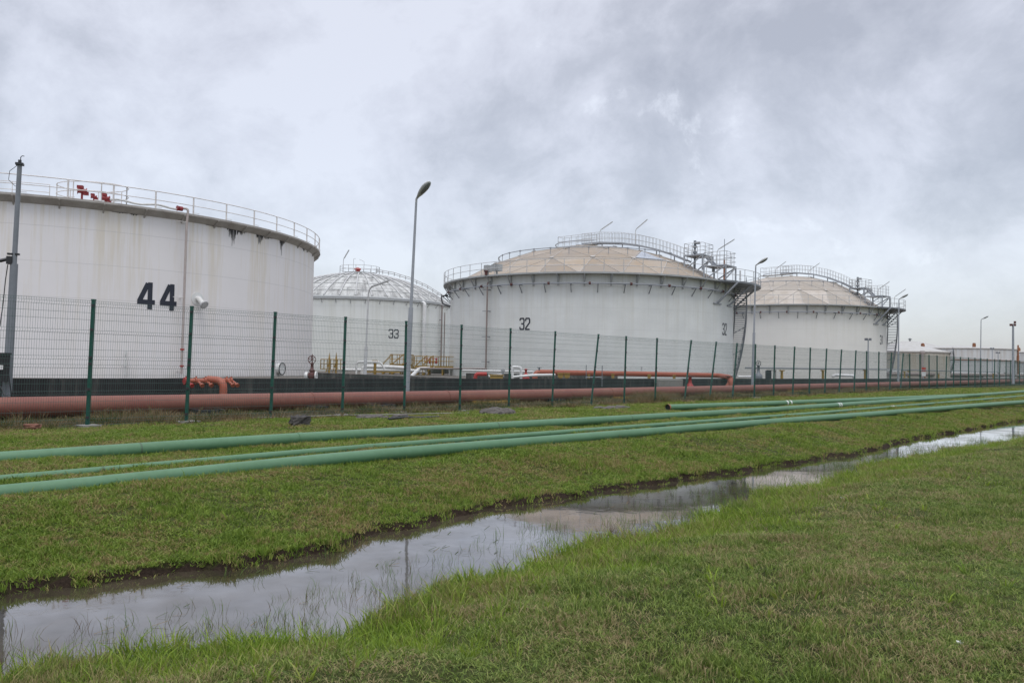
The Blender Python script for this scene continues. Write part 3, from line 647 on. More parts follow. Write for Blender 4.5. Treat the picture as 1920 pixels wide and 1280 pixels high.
T32 = tank_base(8.18, 84.73, 14.8, 10.0, 'w32', 'grey white tank marked 32 with brown panelled dome roof and stair')
zr32, wd32, sd32, line32 = geo_tank(T32, rise_=4.35, dome='dome32', sky=(1225, 482))
t = T32; R = t['R']; c = t['c']
number(t, '32', 984, 607, .98, .40, .17, .13); number(t, '32', 1358.5, 617, 1.02, .44, .22, .135)
down_pipe(t, 914, 528, 693, .075, 'brownp', off=.42, foot=-2.6, brk=(543, 583, 631, 678), bands=(), bmat='galvd')
for px, w_ in ((914, .5), (931, .85)):
    a, _ = cyl_hit(t, px, 505, R + .35); mb = MB(); p = tk(t, a, R + .3, 10.65); mb.box(p, (w_, .6, .62), a + PI / 2); mb.cyl((p[0], p[1], 9.7), (p[0], p[1], 10.3), .09, 8); mb.build('foam_box', 'gallery', t['o'])
a, _ = cyl_hit(t, 914, 510, R + .6); mb = MB(); mb.cyl(tk(t, a, R + .78, 10.0), tk(t, a, R + .78, 10.35), .14, 10); mb.cyl(tk(t, a, R + .78, 10.3), tk(t, a, R + .78, 10.4), .2, 10); mb.build('foam_valve', 'maroon', t['o'])
a = tangent(t, -1) + .12; mb = MB()
mb.tube(bent([tk(t, a - .1, R + .3, 8.9), tk(t, a - .05, R + 1.0, 8.7), tk(t, a, R + .9, 7.9), tk(t, a + .05, R + .2, 7.6)], .3), .08, 6)
mb.beam(tk(t, a - .06, R, 8.0), tk(t, a - .06, R + 1.0, 8.9), .07); mb.build('hose_bracket', 'dark', t['o'])

T31 = tank_base(38.63, 111.97, 12.75, 10.0, 'w31', 'off white tank marked 31 with pale panelled dome, right of the tank marked 32')
zr31, wd31, sd31, line31 = geo_tank(T31, rise_=4.9, dome='dome31', rings=4, gw=.7, nbr=36, rot=.35, plat=1.6)
number(T31, '31', 1653, 637, 1.05, .42, .24, .14)

# --- tank 33
T33 = tank_base(-21.87, 113.08, 12.95, 10.0, 'w33', 'pale grey tank marked 33 with white ribbed dome, behind the tank marked 44')
t = T33; R = t['R']; c = t['c']; mb = MB(); mb.lathe([(R - .05, 9.7), (R + .12, 9.7), (R + .16, 9.95), (R + .1, 10.12), (R - .05, 10.15)], (c[0], c[1], 0), 120); mb.build('rim_channel', 'gallery', t['o'])
H33 = 4.15; Rs = (R * R + H33 * H33) / (2 * H33); z33 = lambda r: 10.1 + H33 - Rs + math.sqrt(Rs * Rs - r * r)
mb = MB(); mb.lathe([(r, z33(r)) for r in [R * x / 12 for x in range(12, 0, -1)] + [.02]], (c[0], c[1], 0), 96); mb.build('dome_roof', 'roof33', t['o'])
mb = MB()
for i in range(40):
    a = 2 * PI * i / 40; mb.tube([tk(t, a, r, z33(r) + .1) for r in [R - .02, R * .85, R * .7, R * .52, R * .34, 2.2]], .085, 5)
mb.build('roof_ribs', 'rail', t['o'])
mb = MB()
for f in (.34, .55, .75, .9): mb.tube(circ(c, R * f, z33(R * f) + .03, 0, 2 * PI * 71 / 72, 71), .05, 4, closed=True)
mb.build('roof_ring', 'gallery', t['o'])
mb = MB(); top = (c[0], c[1], z33(0) + .15); mb.cyl((c[0], c[1], top[2] - .3), (c[0], c[1], top[2] + .02), 2.3, 24)
mb.build('crown_platform', 'gallery', t['o'])
mb = MB(); railing(mb, circ(c, 2.8, top[2] - .1, 0, 2 * PI, 16), 1.0, 1.1, .03, n=4)
railing(mb, circ(c, R - .1, 10.15, PI, 2 * PI, 50), 1.05, 1.9, .022, n=4); mb.build('railing', 'rail', t['o'])
mb = MB(); a = math.radians(-12); ln = [tk(t, a, r, z33(r) + .35) for r in (2.6, 5, 7.5, 10, R - .5)]; railing(mb, ln, .5, .9, .05, n=4); mb.build('roof_ladder', 'rail', t['o'])
mb = MB(); mb.cyl((c[0] - .2, c[1] - .5, top[2]), (c[0] - .2, c[1] - .5, top[2] + .5), .35, 12); mb.lathe([(.5, 0), (.45, .2), (.05, .35)], (c[0] - .2, c[1] - .5, top[2] + .45), 12); mb.build('roof_vent', 'redv', t['o'])
mb = MB(); mb.tube(bent([(c[0] - .9, c[1], top[2]), (c[0] - .9, c[1], top[2] + 2.1), (c[0] - .6, c[1], top[2] + 2.1)], .1), .03, 5); mb.tube(bent([(c[0] + .6, c[1], top[2]), (c[0] + .6, c[1], top[2] + 1.7), (c[0] - .1, c[1], top[2] + 2.0)], .1), .03, 5); mb.build('lightning_rod', 'rail', t['o'])
number(t, '33', 738, 625.5, 1.02, .52, .22, .14)
down_pipe(t, 796, 568, 702, .26, 'white', 'overflow_pipe', .45, brk=(602, 628, 661), bmat='gallery')
down_pipe(t, 829, 570, 702, .10, 'brownp', off=.35, brk=(600, 640, 658), bmat='galvd')
down_pipe(t, 834, 586, 702, .07, 'brownp', off=.5, brk=(), bmat='galvd', topin=False)
mb = MB()
for i in range(18):
    a = math.atan2(-c[1], -c[0]) - 1.2 + i * .14; mb.beam(tk(t, a, R, 9.2), tk(t, a, R + .5, 9.75), .07); mb.beam(tk(t, a, R + .05, 9.75), tk(t, a, R + .5, 9.75), .07)
mb.tube(circ(c, R + .42, 9.72, PI + .2, 2 * PI - .1, 50), .06, 5)
mb.build('sprinkler_ring', 'gallery', t['o'])

# --- far tanks
def cone_tank(px, Y, R, ztop, roof, mat, label, roofmat, vent=True, ring=True):
    p = onY(px, 690, Y); t = tank_base(p[0], p[1], R, ztop, mat, label); c = t['c']
    mb = MB(); mb.lathe([(R + .15, ztop - .25), (R + .25, ztop), (R + .15, ztop + .12), (R, ztop + .1)], (c[0], c[1], 0), 96); mb.build('rim_channel', 'rim', t['o'])
    mb = MB(); mb.lathe([(R, ztop + .08), (R * .6, ztop + roof * .6), (R * .25, ztop + roof * .93), (.05, ztop + roof)], (c[0], c[1], 0), 72); mb.build('roof', roofmat, t['o'])
    if ring: mb = MB(); mb.tube(circ(c, R + .12, ztop * .62, 0, 2 * PI * 79 / 80, 79), .14, 4, closed=True); mb.build('stiffener_ring', 'rust', t['o'])
    return t
tc = cone_tank(1702, 190, 8.9, 6.55, 1.7, 'wcone', 'rust stained cream tank with shallow white cone roof, right of the tank marked 31', 'zinc', ring=False)
a, _ = cyl_hit(tc, 1729, 670); mb = MB(); mb.cyl(tk(tc, a, tc['R'] + .2, .6), tk(tc, a, tc['R'] + .2, 6.6), .28, 10); mb.cyl(tk(tc, a, tc['R'] + .2, 6.2), tk(tc, a, tc['R'] + .2, 6.7), .5, 10); mb.build('overflow_pipe', 'greyp', tc['o'])
mb = MB(); a0 = tangent(tc, 1); pth = [tk(tc, a0 - .25 + .8 * i / 14, tc['R'] + .8, 6.6 - 5.9 * i / 14) for i in range(15)]; railing(mb, pth, 1.1, 1.0, .05, n=4)
for q in pth: mb.beam(q, tk(tc, math.atan2(q[1] - tc['c'][1], q[0] - tc['c'][0]), tc['R'], q[2]), .12)
mb.tube(pth, .12, 4); mb.build('spiral_stair', 'galvd', tc['o'])
tb = cone_tank(1795, 275, 17.5, 10.0, 1.3, 'wfar', 'long low white tank with rust coloured band, behind the cream cone roof tank', 'zinc')
mb = MB(); a = tangent(tb, 1) - .1; mb.cyl(tk(tb, a, tb['R'] + .3, .6), tk(tb, a, tb['R'] + .3, 11.5), .25, 8); mb.cyl(tk(tb, a - .03, tb['R'] + .3, 5.5), tk(tb, a - .03, tb['R'] + .3, 8), .4, 8); mb.build('drop_pipe', 'rust', tb['o'])
td = cone_tank(1960, 300, 15.0, 10.0, .8, 'wfar', 'white tank cut off by the right edge of the photo', 'zinc')
te = cone_tank(1706, 335, 14.5, 11.6, 3.4, 'wfar', 'most distant domed tank, only its pale roof showing above the cream tank', 'zinc', ring=False)
mb = MB(); mb.cyl((te['c'][0], te['c'][1], 14.9), (te['c'][0], te['c'][1], 16.2), .35, 8); mb.cyl((te['c'][0], te['c'][1], 15.6), (te['c'][0], te['c'][1], 15.9), .8, 8); mb.build('roof_vent', 'galvd', te['o'])
for tt, px in ((tb, 1729), (tb, 1827), (td, 1909)):
    a, _ = cyl_hit(tt, px, 660); mb = MB(); p = tk(tt, a, tt['R'] - .3, 10.9); mb.box(p, (.9, .8, 1.0), a); mb.cyl((p[0], p[1], 11.3), (p[0], p[1], 11.7), .45, 8); mb.build('foam_box', 'rust', tt['o'])

# ------------------------------------------------------------------ walls
def wall(name, pts, th, z0, z1, mat, label, cap=None):
    b = pts[0]; o = thing(name, label, 'wall', (b[0], b[1], z0)); mb = MB()
    for i in range(len(pts) - 1): mb.beam((pts[i][0], pts[i][1], (z0 + z1) / 2), (pts[i + 1][0], pts[i + 1][1], (z0 + z1) / 2), th, z1 - z0)
    mb.build('wall_panel', mat, o)
    if cap:
        mb = MB()
        for i in range(len(pts) - 1): mb.beam((pts[i][0], pts[i][1], z1 + .02), (pts[i + 1][0], pts[i + 1][1], z1 + .02), th + .05, .05)
        mb.build('coping', cap, o)
    return o
wp_ = [ST(s_, 26.8) for s_ in (-15, 320)]
wall('bund_wall', wp_, .22, -.3, 1.03, 'dwall', 'long low blackened concrete wall running behind the red pipe')
mb = MB()
A = onY(589, 690, 49); B = onY(865, 690, 37.6)
wall('bund_wall', [A, B], .25, .3, 1.03, 'bund', 'grey weathered concrete wall left of the grey lamp post, in front of the tank marked 33')
wall('bund_wall', [ST(38, 39), ST(52, 36.5)], .3, .3, 1.10, 'bund', 'dark rough concrete wall at the foot of the tank marked 32')
wall('bund_wall', [ST(60, 70), ST(150, 62), ST(300, 62)], .3, .3, 1.3, 'bund', 'distant grey concrete wall at far right below the far tanks')

# ------------------------------------------------------------------ pipes on the ground
def gpt(px, py):
    """ground point under a pixel"""
    z = 0.0
    for _ in range(6): P = onz(px, py, z); s_, t_ = st(P); z = float(rise(s_))
    return s_, t_
PIPES = []
def ground_pipe(name, pts, r, mat, label, s_start=None, sink=0.0, s_end=150, group=None, sag=.0, seed=0, zoff=0.0, cat='pipe'):
    q = sorted([(p if p[0] < 400 and p[1] < 40 and isinstance(p[0], float) else gpt(*p)) for p in pts]); xs = np.array([a for a, b in q]); ts = np.array([b for a, b in q])
    s0 = s_start if s_start is not None else -12.0; ss = np.concatenate([np.arange(s0, 60, .5), np.arange(60, s_end, 3)])
    co = np.polyfit(np.clip(xs, 0, 60), ts, 2 if len(xs) > 3 else 1)
    tt = np.polyval(co, np.clip(ss, xs.min() - 2, 60)); rn = np.random.default_rng(seed); tt = tt + .012 * np.sin(ss * .30 + seed) + .006 * np.sin(ss * .9 + seed * 2)
    pp = [ST(a, b, float(rise(a)) + r * .80 + zoff - sink * float(1 - sm((a - 2.5) / 6.5))) for a, b in zip(ss, tt)]
    zz = np.array([p[2] for p in pp]); zz = np.convolve(np.pad(zz, 3, 'edge'), np.ones(7) / 7, 'valid'); pp = [(p[0], p[1], z) for p, z in zip(pp, zz)]
    PIPES.append((ss, tt, r)); o = thing(name, label, cat, pp[0], group); MB().tube(pp, r, 20, cap=False).build('pipe_body', mat, o); return o, pp, ss
def band_at(o, pp, ss, px, r, mat='band', name='white_band', offs=(-.12, .12), w=.09):
    k = min(range(len(pp) - 1), key=lambda i: abs(proj(pp[i])[0] - px) if proj(pp[i])[2] > 0 else 1e9)
    a, b = V(pp[max(0, k - 1)]), V(pp[k + 1]); xa, xb = proj(a)[0], proj(b)[0]; f = (px - xa) / (xb - xa); q = a.lerp(b, f); d = (b - a).normalized()
    for of in offs: MB().tube([q + d * (of - w / 2), q + d * (of + w / 2)], r * 1.03, 20).build(name, mat, o)
def joint_at(o, pp, ss, px, r): band_at(o, pp, ss, px, r * 1.03, 'pipe', 'pipe_collar', (0,), .10)
def welds(o, pp, ss, r, pxs):
    for x in pxs: band_at(o, pp, ss, x, r * .985, 'weld', 'weld_ring', (0,), .035)
GP = 'green pipes lying in the grass'
o, pp, ss = ground_pipe('green_pipe', [(0, 925), (240, 905), (480, 887), (900, 845), (1200, 817), (1500, 793), (1700, 775)], .112, 'pipe', 'thick green pipe lying nearest to the ditch', sink=.085, group=GP, seed=1)
o, pp, ss = ground_pipe('green_pipe', [(0, 897), (480, 862), (685, 845), (1200, 802.5), (1672, 765)], .068, 'pipe', 'thinnest green pipe, right behind the thick pipe nearest to the ditch', sink=.065, group=GP, seed=2)
for x in (685, 1030, 1255, 1440): joint_at(o, pp, ss, x, .068)
band_at(o, pp, ss, 1672, .068); welds(o, pp, ss, .068, (190, 1590))
o, pp, ss = ground_pipe('green_pipe', [(0, 865), (400, 842), (900, 812), (1200, 787), (1571, 764)], .122, 'pipe', 'thick green pipe in the middle of the grass strip, second from the fence', sink=.05, group=GP, seed=3)
band_at(o, pp, ss, 1572, .122)
for x in (560,): joint_at(o, pp, ss, x, .122)
welds(o, pp, ss, .122, (260, 930, 1180))
sP, tP = gpt(1262, 770)
o, pp, ss = ground_pipe('green_pipe', [(1258, 770), (1477, 759), (1920, 737)], .125, 'pipe', 'green pipe nearest to the fence, with an open dark end', s_start=sP, group=GP, seed=4, zoff=.02)
band_at(o, pp, ss, 1477, .125, offs=(-.16, .16)); joint_at(o, pp, ss, 1395, .125)
a, b = V(pp[0]), V(pp[1]); d = (b - a).normalized(); MB().tube([a + d * .05, a + d * .06], .118, 20).build('pipe_bore_shade', 'black', o); MB().tube([a - d * .02, a + d * .05], .135, 20, cap=False).build('pipe_lip', 'rust', o)  # black disc stands in for the shade inside the hollow pipe end

# red main behind the fence
ss = np.concatenate([np.arange(-15, 60, 1.0), np.arange(60, 200, 4)]); rp = [ST(s_, 24.3, .30 + float(rise(s_))) for s_ in ss]
o = thing('red_pipe', 'thick faded red pipe running the length of the fence', 'pipe', rp[0]); MB().tube(rp, .29, 28, cap=False).build('pipe_body', 'red', o)
for s_ in (16.0, 22.5, 34.0, 52.0, 70): zz = .30 + float(rise(s_)); MB().tube([ST(s_ - .04, 24.3, zz), ST(s_ + .04, 24.3, zz)], .303, 24).build('weld_ring', 'red', o)
k = 0
for px, w_, mt in ((928, 2.0, 'yellow'), (1175, 1.2, 'yellow'), (1500, 2.4, 'yellow'), (1600, 1.2, 'yellow'), (720, 1.0, 'dark'), (395, .9, 'dark'), (1050, .6, 'dark'), (600, .5, 'dark')):
    P = onT(px, 760, 23.6); s_, _ = st(P); z0 = zt(s_, 23.6)
    lab = {928: 'yellow steel support under the red pipe, below the white pipe loop', 1175: 'yellow pipe support half hidden by weeds under the red pipe', 1500: 'long yellow support under the red pipe, right of the curved pipe end', 1600: 'small yellow support farthest right under the red pipe', 720: 'dark block under the red pipe by the grey lamp post', 395: 'dark block under the red pipe below the orange manifold', 1050: 'small dark block under the red pipe at mid fence', 600: 'small dark block under the red pipe left of the lamp post'}[px]
    o = thing('pipe_support', lab, 'pipe support', ST(s_, 23.8, z0), 'supports under the red pipe'); mb = MB(); ax = math.atan2(D[1], D[0])
    mb.box(ST(s_, 23.75, z0 + .07), (w_, .22, .12), ax); mb.build('beam', mt, o); mb = MB()
    for q in (-.42, .42):
        mb.box(ST(s_ + q * w_, 23.9, z0 + .05), (.12, .8, .2), ax)
    mb.box(ST(s_, 24.2, z0 + .03), (w_ * .8, .5, .06), ax); mb.build('feet', mt, o)

# ------------------------------------------------------------------ fence
posts = [(-45, 552, -55, 804), (173, 563, 165, 797), (358, 577, 350, 792), (515, 587, 508, 784), (647, 597, 642, 780), (761, 603, 758, 776), (865, 611, 862, 772), (957, 617, 954, 767), (1041, 622, 1035, 763), (1122, 628, 1108, 759), (1174, 632, 1170, 756), (1232, 635, 1228, 755), (1296, 639, 1283, 752), (1343, 642, 1330, 748), (1382, 645, 1373, 747), (1416.5, 647, 1414, 746)]
for xt, xb in ((1453, 1450), (1490, 1486), (1519.5, 1517), (1550, 1546), (1578, 1573), (1605, 1601), (1625, 1624), (1648, 1647), (1671.6, 1668), (1693.6, 1688), (1705.7, 1706), (1725, 1725), (1742, 1742), (1757, 1757), (1775, 1773), (1788, 1788), (1801, 1801), (1816, 1816), (1828, 1828), (1839, 1839), (1851, 1851), (1865, 1864), (1875, 1874), (1886.5, 1886), (1895, 1894), (1903, 1902), (1912, 1911), (1921, 1920), (1930, 1929), (1939, 1938)): posts.append((xt, None, xb, None))
fo = thing('wire_fence', 'tall dark green welded wire mesh fence on square green posts', 'fence', ST(0, 20.9, 0)); PB = []; PT = []
for i, (xt, yt, xb, yb) in enumerate(posts):
    A = onT(xb, 760, 20.9); s_, _ = st(A); z0 = float(rise(s_)) ; B = onT(xt, 640, 20.9); s2, _ = st(B)
    s_ += 0; b = V(ST(s_, 20.9, z0 - .03)); tp = V(ST(s2, 20.9, z0 + 3.09)); PB.append(b); PT.append(tp)
    mb = MB(); mb.beam(b, tp, .075, .075); mb.beam(tp, tp + (tp - b).normalized() * .03, .09, .09)
    for f in (.08, .30, .50, .55, .77, .96): q = b.lerp(tp, f) - Vector((N[0], N[1], 0)) * .045 - Vector((D[0], D[1], 0)) * .03; mb.box(q, (.07, .04, .06), math.atan2(D[1], D[0]), 1)
    po = mb.build('post', ['green', 'dark'], fo)
    if s_ < 60:
        rr = random.Random(i); fb = MB(); w_ = rr.uniform(.42, .6); zz = zt(s_, 20.9); fb.box(ST(s_, 20.85, zz + .0), (w_, .42, .09), math.atan2(D[1], D[0]) + rr.uniform(-.15, .15)); fb.build('footing', 'concb', fo)
folds = (.965, .75, .545, .48, .275, .055)
hw = sorted([f + e for f in folds for e in (-.013, .013)] + [.90, .845, .68, .61, .41, .345, .205, .13, .995, .02]); nb = V((-N[0], -N[1], 0))
def panel(i, nv, sides):
    b0, b1, t0, t1 = PB[i], PB[i + 1], PT[i], PT[i + 1]; mb = MB(); off = nb * .05
    ys = [.01]
    for f in sorted(folds): ys += [f - .014, f, f + .014]
    ys.append(.998)
    def P(x, y, e=0): return (b0.lerp(b1, x)).lerp(t0.lerp(t1, x), y) + off + nb * e
    fold = {f: .045 for f in folds}
    for k in range(nv + 1):
        x = k / nv; mb.tube([P(x, y, fold.get(y, 0)) for y in ys], .0030, sides, cap=False, smooth=False)
    for y in hw: mb.tube([P(0, y), P(1, y)], .0037, sides, cap=False, smooth=False)
    mb.build('mesh_panel', 'wire', fo)
for i in range(len(PB) - 1): panel(i, 46, 3)

# ------------------------------------------------------------------ lamp posts
def lamp(px_b, py_b, px_t, py_t, t_=25.6, head=(.62, -.42, .44), L_=.95, label='', split=.55, r=.066):
    B = onT(px_b, py_b, t_); s_, _ = st(B); z0 = zt(s_, t_); Tt = onT(px_t, py_t, t_); b = V((B[0], B[1], z0)); tp = V(Tt); b = b - (tp - b) * 0
    o = thing('street_lamp', label, 'lamp post', b, 'lamp posts along the fence'); mid = b.lerp(tp, split)
    mb = MB(); mb.tube([b, mid], [r * 1.75, r * 1.45], 12); mb.tube([mid, tp], [r, r * .72], 12); mb.beam(b, b + Vector((0, 0, .04)), .45, .45); mb.build('pole', 'galv', o)
    h = V(head).normalized(); sd = h.cross(Vector((0, 0, 1))).normalized(); up = sd.cross(h)
    mb = MB(); mb.tube([tp - (tp - b).normalized() * .1, tp + Vector((0, 0, .06)), tp + Vector((0, 0, .06)) + h * .12], .05, 8); prof = [(0, .05), (.12, .08), (.25, .13), (.45, .18), (.65, .20), (.82, .175), (.95, .11), (1.0, .03)]
    n = 14; vs = []; o0 = tp + Vector((0, 0, .06)) + h * .04
    for f, w_ in prof:
        for j in range(n): a = 2 * PI * j / n; cx = math.cos(a) * w_; cy = math.sin(a) * w_ * (.62 if math.sin(a) > 0 else .40); vs.append(o0 + h * (f * L_) + sd * cx + up * cy)
    fs = [(i * n + j, i * n + (j + 1) % n, (i + 1) * n + (j + 1) % n, (i + 1) * n + j) for i in range(len(prof) - 1) for j in range(n)] + [tuple(range(n))[::-1], tuple(range((len(prof) - 1) * n, len(prof) * n))]
    mb.add(vs, fs, 0, True); hd = mb.build('lamp_head', 'lampw', o)
    mb = MB(); cc = o0 + h * (.62 * L_) - up * .058; vs = [cc + h * math.cos(a) * .26 * L_ / .78 + sd * math.sin(a) * .12 for a in [2 * PI * i / 16 for i in range(16)]]; vs2 = [cc - up * .05 + (v - cc) * .6 for v in vs]
    mb.add(vs + vs2, [(i, (i + 1) % 16, 16 + (i + 1) % 16, 16 + i) for i in range(16)] + [tuple(range(16, 32))], 0, True); mb.build('lens', 'glass', hd); return o
lamp(762, 742, 780.5, 376, head=(.50, -.45, .52), L_=1.0, label='tall grey lamp post nearest to the camera, in front of the tank marked 33', split=.47)
lamp(1411, 728, 1417, 499, label='grey lamp post between the tanks marked 32 and 31', split=.47)
lamp(1684, 722, 1685.5, 562, label='grey lamp post beside the stair of the tank marked 31', split=.40)
lamp(1838, 716, 1839.5, 600, label='small distant lamp post in front of the long low white tank', split=.40)
# camera mast at far left
B = onT(12, 745, 25.6); tp = V(onT(37, 308, 25.6)); b = V((B[0], B[1], .02)); mid = b.lerp(tp, .60)
o = thing('camera_mast', 'grey steel mast with dark cabinet at the left edge of the photo', 'mast', b)
mb = MB(); mb.tube([b, mid], [.125, .10], 14); mb.tube([mid, tp], [.068, .06], 12); mb.beam(b, b + Vector((0, 0, .05)), .5, .5); mb.build('pole', 'mastg', o)
mb = MB(); mb.box(tp, (.20, .20, .06), .4); mb.cyl(tp, tp + Vector((0, 0, .12)), .045, 8); mb.build('top_plate', 'dark', o)
mb = MB(); mb.tube([tp + Vector((.02, 0, .1)), tp + Vector((.02, 0, .2)), tp + Vector((.06, 0, .24)), tp + Vector((.12, 0, .23))], .012, 5)
mb.tube([tp + Vector((-.05, 0, -.02)), tp + Vector((-.28, 0, -.2)), tp + Vector((-.30, 0, -.45)), tp + Vector((-.12, 0, -.62)), tp + Vector((-.05, 0, -.64))], .008, 5); mb.build('cable', 'black', o)
q = b.lerp(tp, .63); mb = MB()
mb.box(q + Vector((-.02, -.02, .06)), (.30, .1, .05), .3); mb.box(q + Vector((-.1, -.05, -.12)), (.14, .16, .22), .3); mb.cyl(q + Vector((-.16, -.1, -.1)), q + Vector((-.3, -.2, -.16)), .05, 8); mb.tube([q + Vector((-.12, -.1, -.25)), q + Vector((-.17, -.1, -.7)), q + Vector((-.2, -.12, -1.4)), q + Vector((-.26, -.13, -2.0))], .014, 5); mb.build('clamp', 'black', o)
mb = MB(); q = b.lerp(tp, .20); cb = V(onT(2, 690, 25.4)); mb.box((cb.x, cb.y, 1.35), (.36, .26, .75), .75); mb.box((cb.x, cb.y, 1.75), (.42, .32, .05), .75); cab = mb.build('cabinet', 'black', o)
mb = MB(); v = V((cb.x, cb.y, 1.35)) + Vector((.06, -.15, .02)); mb.box(v, (.14, .08, .12), .75); mb.build('cabinet_label', 'band', cab)
mb = MB(); mb.tube([cb + Vector((.1, -.15, -.5)), cb + Vector((.25, -.2, -.75)), cb + Vector((.42, -.15, -.8)), q + Vector((.05, -.1, -.15))], .02, 6); mb.build('cable', 'black', o)

# thin yard lamps, mast, tank-top lamps
def tube_lamp(base, top, armv, L_, label, r=.035, hw_=.20, group='strip lamps on thin posts', thick=False):
    base, top = V(base), V(top); o = thing('strip_lamp', label, 'strip lamp', base, group); a = V(armv).normalized(); up = Vector((0, 0, 1))
    mb = MB(); j = top + Vector((a.x, a.y, 0)) * .30 + up * .22; mb.tube([base] + arc(top - up * .3, top + up * .1, j, 5), r, 6)
    if thick: mb.tube([base, base.lerp(top, .38)], r * 1.9, 8)
    mb.build('pole', 'rail', o); mb = MB(); mb.beam(j - a * .1, j + a * L_, hw_, .07); hd = mb.build('lamp_head', 'lampw', o)
    mb = MB(); sdv = a.cross(up).normalized(); mb.beam(j + sdv * .03 - up * .06, j + a * L_ * .95 + sdv * .03 - up * .06, .035, .035); mb.build('lamp_tube', 'white', hd); return o
A = onT(690, 708, 31.0)
Bp = onY(691, 543, 47); tube_lamp((Bp[0] - .1, Bp[1], .58), Bp, (.95, -.2, .32), 1.05, 'thin post with strip lamp in front of the tank marked 33', .05, thick=True)
for px, by, ty, lab, a_ in ((1124.5, 459, 433, 'left one of two strip lamps on the crown of the tank marked 32', (.9, -.2, .62)), (1191.5, 461, 431, 'right one of two strip lamps on the crown of the tank marked 32', (.85, -.2, .75))):
    p = V(onY(px, ty, 85.0)); pb = V(onY(px, by, 85.0)); tube_lamp(pb, p, a_, 1.35, lab, .035)
p = V(onY(1344.5, 470, 80)); tube_lamp(V((p.x, p.y, 11.3)), p, (.92, -.2, .6), 1.7, 'strip lamp on the platform of the tank marked 32', .035)
p = V(onY(644, 486, 113)); tube_lamp(V((p.x, p.y, 14.7)), p, (.55, -.2, .9), 1.3, 'strip lamp on the crown of the tank marked 33', .045, .22)
for px, by, ty, lab, Y_ in ((1454, 522, 505, 'left one of two strip lamps on the crown of the tank marked 31', 113), (1516.5, 525, 508, 'right one of two strip lamps on the crown of the tank marked 31', 113), (1646.5, 566, 543, 'strip lamp on the platform of the tank marked 31', 108), (1677, 574, 557, 'strip lamp at the outer end of the landing of the tank marked 31', 110)):
    p = V(onY(px, ty, Y_)); pb = V(onY(px, by, Y_)); tube_lamp(pb, p, (.8, -.2, .62), 1.5, lab, .04, .16)
p = V(onY(1388, 505, 82)); o = thing('beacon', 'slim cylindrical beacon on the landing of the tank marked 32', 'beacon', (p.x, p.y, 10.1)); MB().cyl((p.x, p.y, 10.0), (p.x, p.y, 11.0), .03, 6).build('pole', 'rail', o); MB().cyl((p.x, p.y, 11.0), (p.x, p.y, 11.9), .085, 8).cyl((p.x, p.y, 10.95), (p.x, p.y, 11.02), .14, 8).build('beacon_light', 'lampw', o)
p = V(onY(1358.5, 448, 79)); o = thing('antenna', 'tall thin whip antenna beside the lower platform of the tank marked 32', 'antenna', (p.x, p.y, 10.1)); MB().cyl((p.x, p.y, 10.1), (p.x, p.y, 12.6), .09, 8).build('mount', 'rust', o); MB().tube([(p.x, p.y, 12.6), (p.x, p.y, p.z)], .03, 5).tube([(p.x - .1, p.y, 12.75), (p.x + .75, p.y - .1, 12.8)], .03, 5).build('rod', 'galvd', o)
# flood light masts
def mast(px, yb, yt, Y_, label, r=.06, heads=2, red=False, sz=.28):
    p = V(onY(px, yt, Y_)); z0 = .58; o = thing('floodlight_mast', label, 'light mast', (p.x, p.y, z0), 'floodlight masts'); MB().tube([(p.x, p.y, z0), (p.x, p.y, p.z)], [r * 1.4, r], 8).build('pole', 'galv', o)
    for k in range(heads):
        sgn = -1 if k % 2 else 1; hd = MB(); c0 = p + Vector((sgn * sz * .7, 0, (k // 2) * sz)); hd.box(c0, (sz * .9, sz * .7, sz * .8), sgn * .9); hd.beam(p, c0, .05); hd.build('floodlight', 'maroon' if red else 'galvd', o)
mast(1628, 705, 636, 78, 'thin mast with two floodlights in front of the tank marked 31')
mast(1899.5, 716, 609, 95, 'light mast with dark red lamps at the right edge of the photo', .11, 3, True, .32)
mast(1860.5, 695, 653, 230, 'distant left thin mast in front of the long low white tank', .09, 2, False, .5); mast(1871.5, 695, 661, 215, 'distant right thin mast in front of the long low white tank', .09, 2, False, .5)

# ------------------------------------------------------------------ plant piping
def pipe_thing(name, label, runs, r, mat, cat='pipe', bendr=.4, n=12, flanges=(), fm=None):
    b = runs[0]; o = thing(name, label, cat, (b[0], b[1], b[2])); MB().tube(bent(runs, bendr), r, n).build('pipe_body', mat, o)
    for (q, d) in flanges: d = V(d).normalized(); MB().cyl(V(q) - d * .04, V(q) + d * .04, r * 1.5, 16).build('flange', fm or mat, o)
    return o
def down(P, z): return (P[0], P[1], z)
